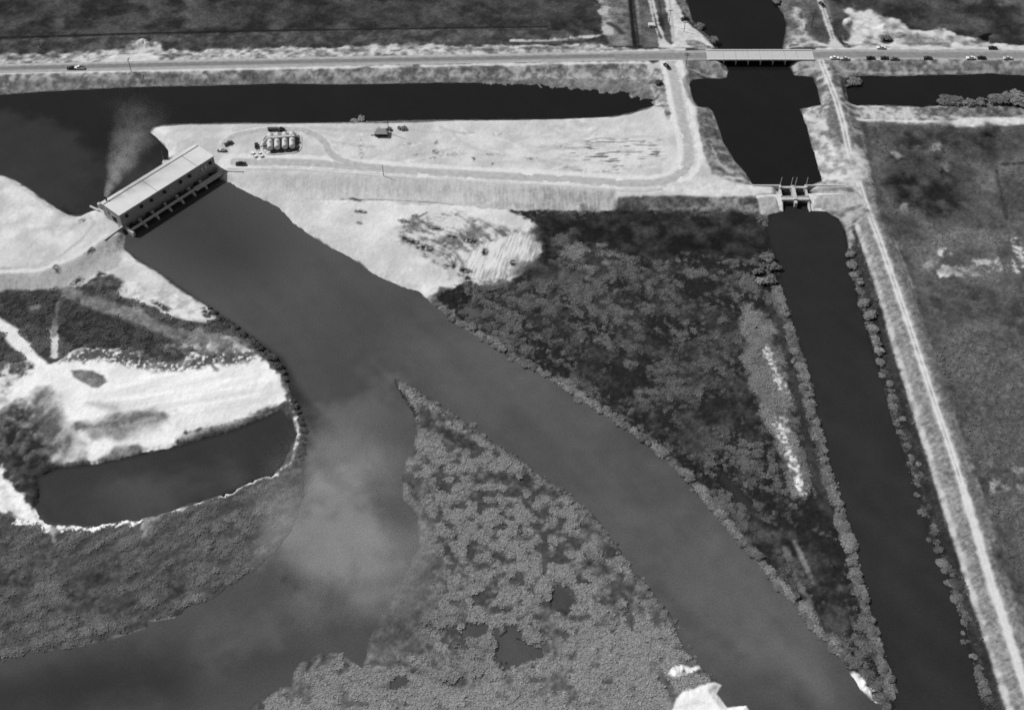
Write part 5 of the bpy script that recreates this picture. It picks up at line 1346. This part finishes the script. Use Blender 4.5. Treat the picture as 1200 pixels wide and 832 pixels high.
def leaves(centres, normals, size, tone):
    """one four-cornered leaf clump per centre"""
    n = len(centres)
    nv = normals / (np.linalg.norm(normals, axis=1, keepdims=True) + 1e-6)
    up = np.where(np.abs(nv[:, 2:3]) > .9, np.array([[1.0, 0, 0]]), np.array([[0, 0, 1.0]]))
    u = np.cross(up, nv); u /= np.linalg.norm(u, axis=1, keepdims=True); w = np.cross(nv, u)
    a = rng.uniform(0, 6.28, n)[:, None]
    u, w = u * np.cos(a) + w * np.sin(a), -u * np.sin(a) + w * np.cos(a)
    s = (size * rng.uniform(.6, 1.35, n))[:, None]
    q = np.stack([centres - u * s * .7, centres + w * s * .5 - nv * s * .12, centres + u * s * .8, centres - w * s * .5 - nv * s * .12], 1)
    return q.reshape(-1, 3), np.repeat(tone, 4)


def leaf_mesh(name, co, tone, attr, mat):
    n = len(co) // 4
    me = bpy.data.meshes.new(name)
    me.vertices.add(len(co)); me.vertices.foreach_set('co', co.astype(np.float32).ravel())
    me.loops.add(n * 4); me.loops.foreach_set('vertex_index', np.arange(n * 4, dtype=np.int32))
    me.polygons.add(n); me.polygons.foreach_set('loop_start', np.arange(0, n * 4, 4, dtype=np.int32))
    me.update(calc_edges=True)
    at = me.attributes.new(attr, 'FLOAT', 'POINT'); at.data.foreach_set('value', tone.astype(np.float32))
    me.materials.append(mat)
    return me


def shrub_cloud(r, h, n, lobes):
    cs = []; ns = []; ts = []
    for i in range(lobes):
        a = rng.uniform(0, 6.28); d = r * rng.uniform(.15, .62) if i else 0
        c = np.array([math.cos(a) * d, math.sin(a) * d, h * rng.uniform(.42, .66)]); lr = r * rng.uniform(.3, .62); lh = h * rng.uniform(.28, .48)
        k = n // lobes
        v = rng.normal(size=(k, 3)); v /= np.linalg.norm(v, axis=1, keepdims=True); v[:, 2] = np.where(v[:, 2] < -.3, -v[:, 2], v[:, 2])
        f = rng.uniform(.72, 1.08, k)[:, None]
        cs.append(c + v * np.array([lr, lr, lh]) * f); ns.append(v * .7 + np.array([0, 0, .75]) + rng.normal(size=(k, 3)) * .4); ts.append(rng.uniform(.72, 1.25, k) * rng.uniform(.75, 1.2))
    return np.concatenate(cs), np.concatenate(ns), np.concatenate(ts)


LEAF = {'pale': leaf_mat('pale_leaves', 122), 'mid': leaf_mat('grey_leaves', 106), 'dark': leaf_mat('dark_leaves', 74)}
SHRUBS = {}
for kind in LEAF:
    SHRUBS[kind] = []
    for v in range(4):
        c, n_, t_ = shrub_cloud(1.0, 1.0, 460, 6 + 2 * v)
        q, tt_ = leaves(c, n_, np.full(len(c), .25), t_)
        SHRUBS[kind].append(leaf_mesh('shrub', q, tt_, 'leaf', LEAF[kind]))


def shrub(px, py, r, h, kind, label, group, name='shrub'):
    x, y = P(px, py, .8)
    z = max(0.0, ground_z(x, y)) - .1
    o = bpy.data.objects.new(name, random.choice(SHRUBS[kind])); COL.objects.link(o)
    o.location = (x, y, z); o.rotation_euler = (0, 0, random.uniform(0, 6.28)); o.scale = (r * random.uniform(.85, 1.2), r * random.uniform(.85, 1.2), h)
    tag(o, label, 'shrub', group)
    return o


def row(pts, n, jit, r0, r1, hf, kind, label, group):
    p = np.array(pts, float); seg = np.concatenate([[0], np.cumsum(np.hypot(*np.diff(p, axis=0).T))])
    for i in range(n):
        t = seg[-1] * (i + random.uniform(.1, .9)) / n
        x = np.interp(t, seg, p[:, 0]) + random.gauss(0, jit); y = np.interp(t, seg, p[:, 1]) + random.gauss(0, jit)
        r = random.uniform(r0, r1)
        shrub(x, y, r, r * random.uniform(*hf), kind, label, group)


row([(508, 350), (536, 377), (560, 390), (590, 410), (620, 428), (650, 445), (681, 466), (712, 484), (742, 504), (763, 519), (784, 536), (800, 552), (817, 569), (831, 589), (854, 616), (878, 643), (898, 667), (918, 690), (942, 714), (956, 737), (978, 757)], 84, 2.6, .7, 2.5, (.3, .62), 'mid',
    'small grey shrub in the hedge along the upper right bank of the silty river', 'shrubs along the right bank of the silty river')
row([(911, 338), (916, 362), (927, 392), (936, 420), (943, 444), (949, 470), (956, 500), (964, 530), (972, 562), (984, 602), (996, 640), (1002, 668), (1012, 702), (1024, 740), (1038, 778), (1044, 806)], 66, 2.6, .7, 2.5, (.3, .62), 'mid',
    'small grey shrub in the row along the left bank of the dark lower canal', 'shrubs along the left bank of the lower canal')
row([(464, 446), (478, 452), (502, 468), (529, 485), (552, 502), (576, 519), (603, 536), (650, 570), (697, 607), (740, 665), (786, 725), (822, 784)], 40, 2.4, .6, 1.7, (.3, .55), 'mid',
    'low shrub on the upper edge of the wedge-shaped river island', 'shrubs along the upper edge of the river island')
row([(244, 358), (270, 380), (294, 398), (317, 418), (331, 434), (336, 446)], 20, 1.6, 1.2, 2.2, (.7, 1.0), 'dark', 'dark shrub on the left river bank between the sand fill and the white spit', 'dark shrubs on the left river bank')
row([(343, 466), (350, 486), (355, 506), (354, 528), (351, 542)], 12, 1.2, 1.1, 1.9, (.7, .9), 'dark', 'dark shrub on the narrow shore between the cove and the river', 'dark shrubs beside the cove')
# clumps one can tell apart on the right bank of the lower canal
CL = [(996, 297, 3.0, 'topmost'), (999, 311, 2.6, 'second'), (1002, 322, 2.8, 'third'), (1008.5, 331, 2.8, 'fourth'), (1011, 354.5, 3.6, 'fifth, round'), (1018, 369, 3.8, 'sixth, two-lobed'), (1024, 384, 2.8, 'seventh'), (1026, 400, 3.4, 'eighth'), (1030, 412, 3.2, 'ninth'), (1032, 425, 2.4, 'tenth')]
for (px, py, r, which) in CL:
    shrub(px, py, r, r * .62, 'pale' if r > 2.7 else 'mid', f'{which} leafy bush from the top along the right bank of the lower canal', 'bushes on the right bank of the lower canal', 'leafy_bush')
row([(1032, 428), (1040, 448), (1046, 470), (1054, 490), (1062, 512), (1068, 534), (1075, 562), (1082, 592), (1088, 618), (1102, 646), (1114, 684), (1126, 716), (1134, 744), (1142, 776), (1150, 808), (1156, 828)], 42, 4.0, .6, 2.2, (.25, .5), 'mid',
    'low ragged bush on the lower right bank of the dark lower canal', 'ragged bushes on the lower right bank of the canal')
for (px, py, r, h, kind, lab) in [(900, 304, 4.2, 3, 'pale', 'largest pale bush at the top left of the lower canal'), (888, 320, 3.2, 2.6, 'pale', 'pale bush left of the largest one at the top of the lower canal'), (893, 331, 3, 2.4, 'pale', 'pale bush under two others at the top left of the lower canal'), (907, 314, 3.4, 2.6, 'pale', 'pale bush touching dark water below the control gate'), (904, 328, 3.2, 2.4, 'pale', 'pale bush, lowest by the water in the clump below the control gate'),
                                  (1001, 96, 4.6, 2.2, 'mid', 'round grey bush standing in the water at the left end of the east canal'), (994, 100, 2.2, 1.4, 'mid', 'small bush beside the round one at the left end of the east canal'), (1109, 119, 5.6, 2.8, 'mid', 'rounded bush, left part of the thicket on the south bank of the east canal'), (1119, 119, 5.8, 2.9, 'mid', 'rounded bush, right part of the left thicket on the south bank of the east canal'),
                                  (1137, 122, 4, 2.6, 'mid', 'low bush between the two thickets of the east canal'), (1148, 122, 4.2, 2.6, 'mid', 'low bush touching the left side of the right thicket'), (1166, 119, 6, 3, 'mid', 'tall bush at the left of the right thicket on the east canal'), (1178, 118, 6, 3.2, 'mid', 'tallest bush in the middle of the right thicket on the east canal'), (1190, 118, 6, 3, 'mid', 'tall bush at the right end of the right thicket on the east canal'),
                                  (836, 50, 3.6, 3, 'mid', 'dark bush at the north-west corner of the road bridge'), (820, 32, 3.6, 2.4, 'mid', 'bush on the west bank of the north canal above the sand loop'), (910, 3, 3, 2.2, 'mid', 'bush overhanging the north canal at the top edge'), (457, 156, 1.6, 1.4, 'mid', 'small round bush right of the tall bare pole'), (468, 155, 1.6, 1.2, 'mid', 'low pale bush right of the small round bush'), (474, 155, 2.0, 1.4, 'mid', 'low bush, rightmost of those near the tiny hut'),
                                  (770, 102, 2.6, 2, 'dark', 'dark bush at the closed end of the highway canal'), (1037, 48, 3.4, 2.4, 'mid', 'grey bush behind the white car on the north verge'), (423.5, 140.5, 3, 1.8, 'pale', 'pale heap of brush on the canal edge north of the tiny hut'), (416, 142, 3, 1.2, 'pale', 'flat pale brush heap left of the taller heap on the canal edge')]:
    shrub(px, py, r, h, kind, lab, 'bushes along the canals', 'leafy_bush')

# ------------------------------------------------------------------ scrub nobody could count: leafy tufts rooted in the marsh
inner = np.zeros(SH, bool); inner[ROW0:-19, COL0:-COL0] = True
def tufts(name, label, poly, count, size, zlift=.05, tone_gain=1.12, lo=.25):
    q = PP(poly, .6); w = window(q, 2)
    d = sdf_poly(GX[w], GY[w], q)
    pr = np.where((d > 0) & (WDIST[w] < -.6), np.clip(CLUMP[w] - lo, 0, 2) * np.clip((DRYT[w] - 58) / 30, .05, 1.3) * (DRYT[w] < 165), 0).ravel().astype(np.float64)
    if pr.sum() <= 0: return
    idx = rng.choice(len(pr), size=count, p=pr / pr.sum())
    X = GX[w].ravel()[idx] + rng.normal(size=count) * .35; Y = GY[w].ravel()[idx] + rng.normal(size=count) * .35; Z = H[w].ravel()[idx]; T = DRYT[w].ravel()[idx]
    K = 6
    c = np.stack([X, Y, Z + zlift], -1)[:, None, :] + rng.normal(size=(count, K, 3)) * np.array([.5, .5, .09]) * size + np.array([0, 0, .12 * size])
    nn = rng.normal(size=(count, K, 3)) * .24 + np.array([0, 0, 1.0])
    tn = alb(np.repeat(T, K)) * tone_gain * rng.uniform(.9, 1.1, count * K) * np.repeat(rng.uniform(.88, 1.12, count), K)
    co, tv = leaves(c.reshape(-1, 3), nn.reshape(-1, 3), np.repeat(rng.uniform(.34, .92, count), K) * size, tn)
    o = link(name, leaf_mesh(name, co, tv, 'tone', scrub_mat)); tag(o, label, 'scrub', kind='stuff')


scrub_mat, _, _ = attr_mat('scrub_leaves', 'tone', rough=.9, spec=.05, var=.1, scale=1.0)
tufts('marsh_scrub', 'mottled grey scrub covering the marsh between the river and the lower canal', MARSH, 20000, .85)
tufts('island_scrub', 'dense pale scrub covering the wedge-shaped river island', ISLE, 24000, .85, lo=.4)
tufts('shore_scrub', 'wind-swept grey scrub on the tongue of land below the cove', TONG, 10000, .75)
tufts('bank_scrub', 'dark scrub on the left bank below the sand fill', [(-100, 338), (100, 335), (260, 372), (340, 445), (300, 430), (60, 430), (-100, 620)], 9000, .9, tone_gain=1.1)
tufts('field_scrub', 'grey rough scrub across the field right of the levee road', [(1010, 140), (1300, 140), (1500, 900), (1270, 900), (1144, 556), (1062, 320)], 5000, .8, lo=.15, tone_gain=1.05)

# ------------------------------------------------------------------ smoke from the station's stack
def smoke(name, label, base, tip, r0, r1, dens, bend, cat='smoke'):
    base, tip = Vector(base), Vector(tip); ax = tip - base; ln = ax.length
    mb = MB(); n = 20; rings = 10
    vs = []; fs = []
    for j in range(rings + 1):
        t = j / rings; r = (r0 + (r1 - r0) * t) * 1.5
        for k in range(n):
            a = 2 * math.pi * k / n; vs.append((r * math.cos(a), r * math.sin(a), t * ln))
    for j in range(rings):
        for k in range(n): fs.append((j * n + k, j * n + (k + 1) % n, (j + 1) * n + (k + 1) % n, (j + 1) * n + k))
    fs += [tuple(range(n - 1, -1, -1)), tuple(range(rings * n, rings * n + n))]
    m = bpy.data.materials.new(name); m.use_nodes = True; nt = m.node_tree; nt.nodes.clear()
    N = nt.nodes.new; Lk = nt.links.new
    out = N('ShaderNodeOutputMaterial'); vol = N('ShaderNodeVolumePrincipled'); Lk(vol.outputs[0], out.inputs['Volume'])
    vol.inputs['Color'].default_value = (.8, .8, .8, 1); vol.inputs['Anisotropy'].default_value = .2
    tc = N('ShaderNodeTexCoord'); nz = N('ShaderNodeTexNoise'); nz.inputs['Scale'].default_value = .09; nz.inputs['Detail'].default_value = 4
    Lk(tc.outputs['Object'], nz.inputs['Vector'])
    sub = N('ShaderNodeVectorMath'); sub.operation = 'SUBTRACT'; sub.inputs[1].default_value = (.5, .5, .5); Lk(nz.outputs['Color'], sub.inputs[0])
    sc = N('ShaderNodeVectorMath'); sc.operation = 'SCALE'; sc.inputs['Scale'].default_value = bend; Lk(sub.outputs[0], sc.inputs[0])
    sp0 = N('ShaderNodeSeparateXYZ'); Lk(tc.outputs['Object'], sp0.inputs[0])
    tz = N('ShaderNodeMath'); tz.operation = 'DIVIDE'; tz.inputs[1].default_value = ln; Lk(sp0.outputs['Z'], tz.inputs[0])
    sc2 = N('ShaderNodeVectorMath'); sc2.operation = 'SCALE'; Lk(sc.outputs[0], sc2.inputs[0]); Lk(tz.outputs[0], sc2.inputs['Scale'])
    add = N('ShaderNodeVectorMath'); add.operation = 'ADD'; Lk(tc.outputs['Object'], add.inputs[0]); Lk(sc2.outputs[0], add.inputs[1])
    fl = N('ShaderNodeVectorMath'); fl.operation = 'MULTIPLY'; fl.inputs[1].default_value = (1, 1, 0); Lk(add.outputs[0], fl.inputs[0])
    le = N('ShaderNodeVectorMath'); le.operation = 'LENGTH'; Lk(fl.outputs[0], le.inputs[0])
    rr_ = N('ShaderNodeMath'); rr_.operation = 'MULTIPLY_ADD'; rr_.inputs[1].default_value = r1 - r0; rr_.inputs[2].default_value = r0; Lk(tz.outputs[0], rr_.inputs[0])
    q = N('ShaderNodeMath'); q.operation = 'DIVIDE'; Lk(le.outputs['Value'], q.inputs[0]); Lk(rr_.outputs[0], q.inputs[1])
    fall = N('ShaderNodeMapRange'); fall.interpolation_type = 'SMOOTHSTEP'; fall.inputs['From Min'].default_value = .1; fall.inputs['From Max'].default_value = 1.0; fall.inputs['To Min'].default_value = 1; fall.inputs['To Max'].default_value = 0; Lk(q.outputs[0], fall.inputs[0])
    nz2 = N('ShaderNodeTexNoise'); nz2.inputs['Scale'].default_value = .16; nz2.inputs['Detail'].default_value = 5; nz2.inputs['Roughness'].default_value = .65; Lk(tc.outputs['Object'], nz2.inputs['Vector'])
    nr = N('ShaderNodeMapRange'); nr.inputs['From Min'].default_value = .35; nr.inputs['From Max'].default_value = .68; Lk(nz2.outputs[0], nr.inputs[0])
    end = N('ShaderNodeMapRange'); end.inputs['From Min'].default_value = .0; end.inputs['From Max'].default_value = 1.0; end.inputs['To Min'].default_value = 1; end.inputs['To Max'].default_value = 0; Lk(tz.outputs[0], end.inputs[0])
    inv = N('ShaderNodeMath'); inv.operation = 'DIVIDE'; inv.inputs[0].default_value = dens; Lk(rr_.outputs[0], inv.inputs[1])
    prod = inv
    for nd in (fall, nr, end):
        mu = N('ShaderNodeMath'); mu.operation = 'MULTIPLY'; Lk(prod.outputs[0], mu.inputs[0]); Lk(nd.outputs[0], mu.inputs[1]); prod = mu
    Lk(prod.outputs[0], vol.inputs['Density'])
    o = mb.add(vs, fs).build(name, m)
    o.location = base; o.rotation_euler = ax.to_track_quat('Z', 'Y').to_euler()
    tag(o, label, cat, kind='stuff')
    return o


tipx, tipy = P(172, 118, 34)
midx, midy = P(143, 176, 22)
smoke('smoke', 'thin grey smoke drifting from the pumping station stack over the basin', STACK, (tipx, tipy, 34), 1.5, 22, 1.3, 30)

tufts('canal_fringe', 'low ragged grey fringe along the banks of the dark lower canal', [(900, 262), (1000, 250), (1030, 330), (1095, 556), (1175, 832), (1190, 870), (1030, 870), (1000, 700), (930, 440), (880, 300)], 7000, 1.0, lo=.1)
# ------------------------------------------------------------------ haze lying over the meeting of the waters
def haze(name, label, px, py, rx, ry, rz, ang, od, z0):
    x, y = P(px, py, z0)
    n = 24; m_ = 12; vs = []; fs = []
    for j in range(m_ + 1):
        ph = math.pi * j / m_ - math.pi / 2
        for i in range(n):
            t = 2 * math.pi * i / n; vs.append((rx * math.cos(ph) * math.cos(t), ry * math.cos(ph) * math.sin(t), rz * math.sin(ph)))
    for j in range(m_):
        for i in range(n): fs.append((j * n + i, j * n + (i + 1) % n, (j + 1) * n + (i + 1) % n, (j + 1) * n + i))
    m = bpy.data.materials.new(name); m.use_nodes = True; nt = m.node_tree; nt.nodes.clear(); N = nt.nodes.new; Lk = nt.links.new
    out = N('ShaderNodeOutputMaterial'); vol = N('ShaderNodeVolumePrincipled'); Lk(vol.outputs[0], out.inputs['Volume']); vol.inputs['Color'].default_value = (.92, .92, .92, 1)
    tc = N('ShaderNodeTexCoord'); dv = N('ShaderNodeVectorMath'); dv.operation = 'DIVIDE'; dv.inputs[1].default_value = (rx, ry, rz); Lk(tc.outputs['Object'], dv.inputs[0])
    le = N('ShaderNodeVectorMath'); le.operation = 'LENGTH'; Lk(dv.outputs[0], le.inputs[0])
    nz = N('ShaderNodeTexNoise'); nz.inputs['Scale'].default_value = .028; nz.inputs['Detail'].default_value = 4; nz.inputs['Roughness'].default_value = .5; nz.inputs['Distortion'].default_value = .4; Lk(tc.outputs['Object'], nz.inputs['Vector'])
    ad = N('ShaderNodeMath'); ad.operation = 'MULTIPLY_ADD'; ad.inputs[1].default_value = -2.0; ad.inputs[2].default_value = 1.0; Lk(nz.outputs[0], ad.inputs[0])
    sm = N('ShaderNodeMath'); sm.operation = 'ADD'; Lk(ad.outputs[0], sm.inputs[0]); Lk(le.outputs['Value'], sm.inputs[1])
    mr = N('ShaderNodeMapRange'); mr.interpolation_type = 'SMOOTHSTEP'; mr.inputs['From Min'].default_value = .35; mr.inputs['From Max'].default_value = 1.0; mr.inputs['To Min'].default_value = 1; mr.inputs['To Max'].default_value = 0; Lk(sm.outputs[0], mr.inputs[0])
    ed = N('ShaderNodeMapRange'); ed.interpolation_type = 'SMOOTHSTEP'; ed.inputs['From Min'].default_value = .6; ed.inputs['From Max'].default_value = 1.0; ed.inputs['To Min'].default_value = od / (2 * rz); ed.inputs['To Max'].default_value = 0; Lk(le.outputs['Value'], ed.inputs[0])
    mu = N('ShaderNodeMath'); mu.operation = 'MULTIPLY'; Lk(mr.outputs[0], mu.inputs[0]); Lk(ed.outputs[0], mu.inputs[1]); Lk(mu.outputs[0], vol.inputs['Density'])
    o = MB().add(vs, fs).build(name, m, smooth=True); o.location = (x, y, z0); o.rotation_euler = (0, 0, R(ang)); tag(o, label, 'haze', kind='stuff'); return o


haze('haze', 'pale drifting haze where the silty waters meet beside the island', 408, 618, 48, 76, 8, 16, .36, 9)
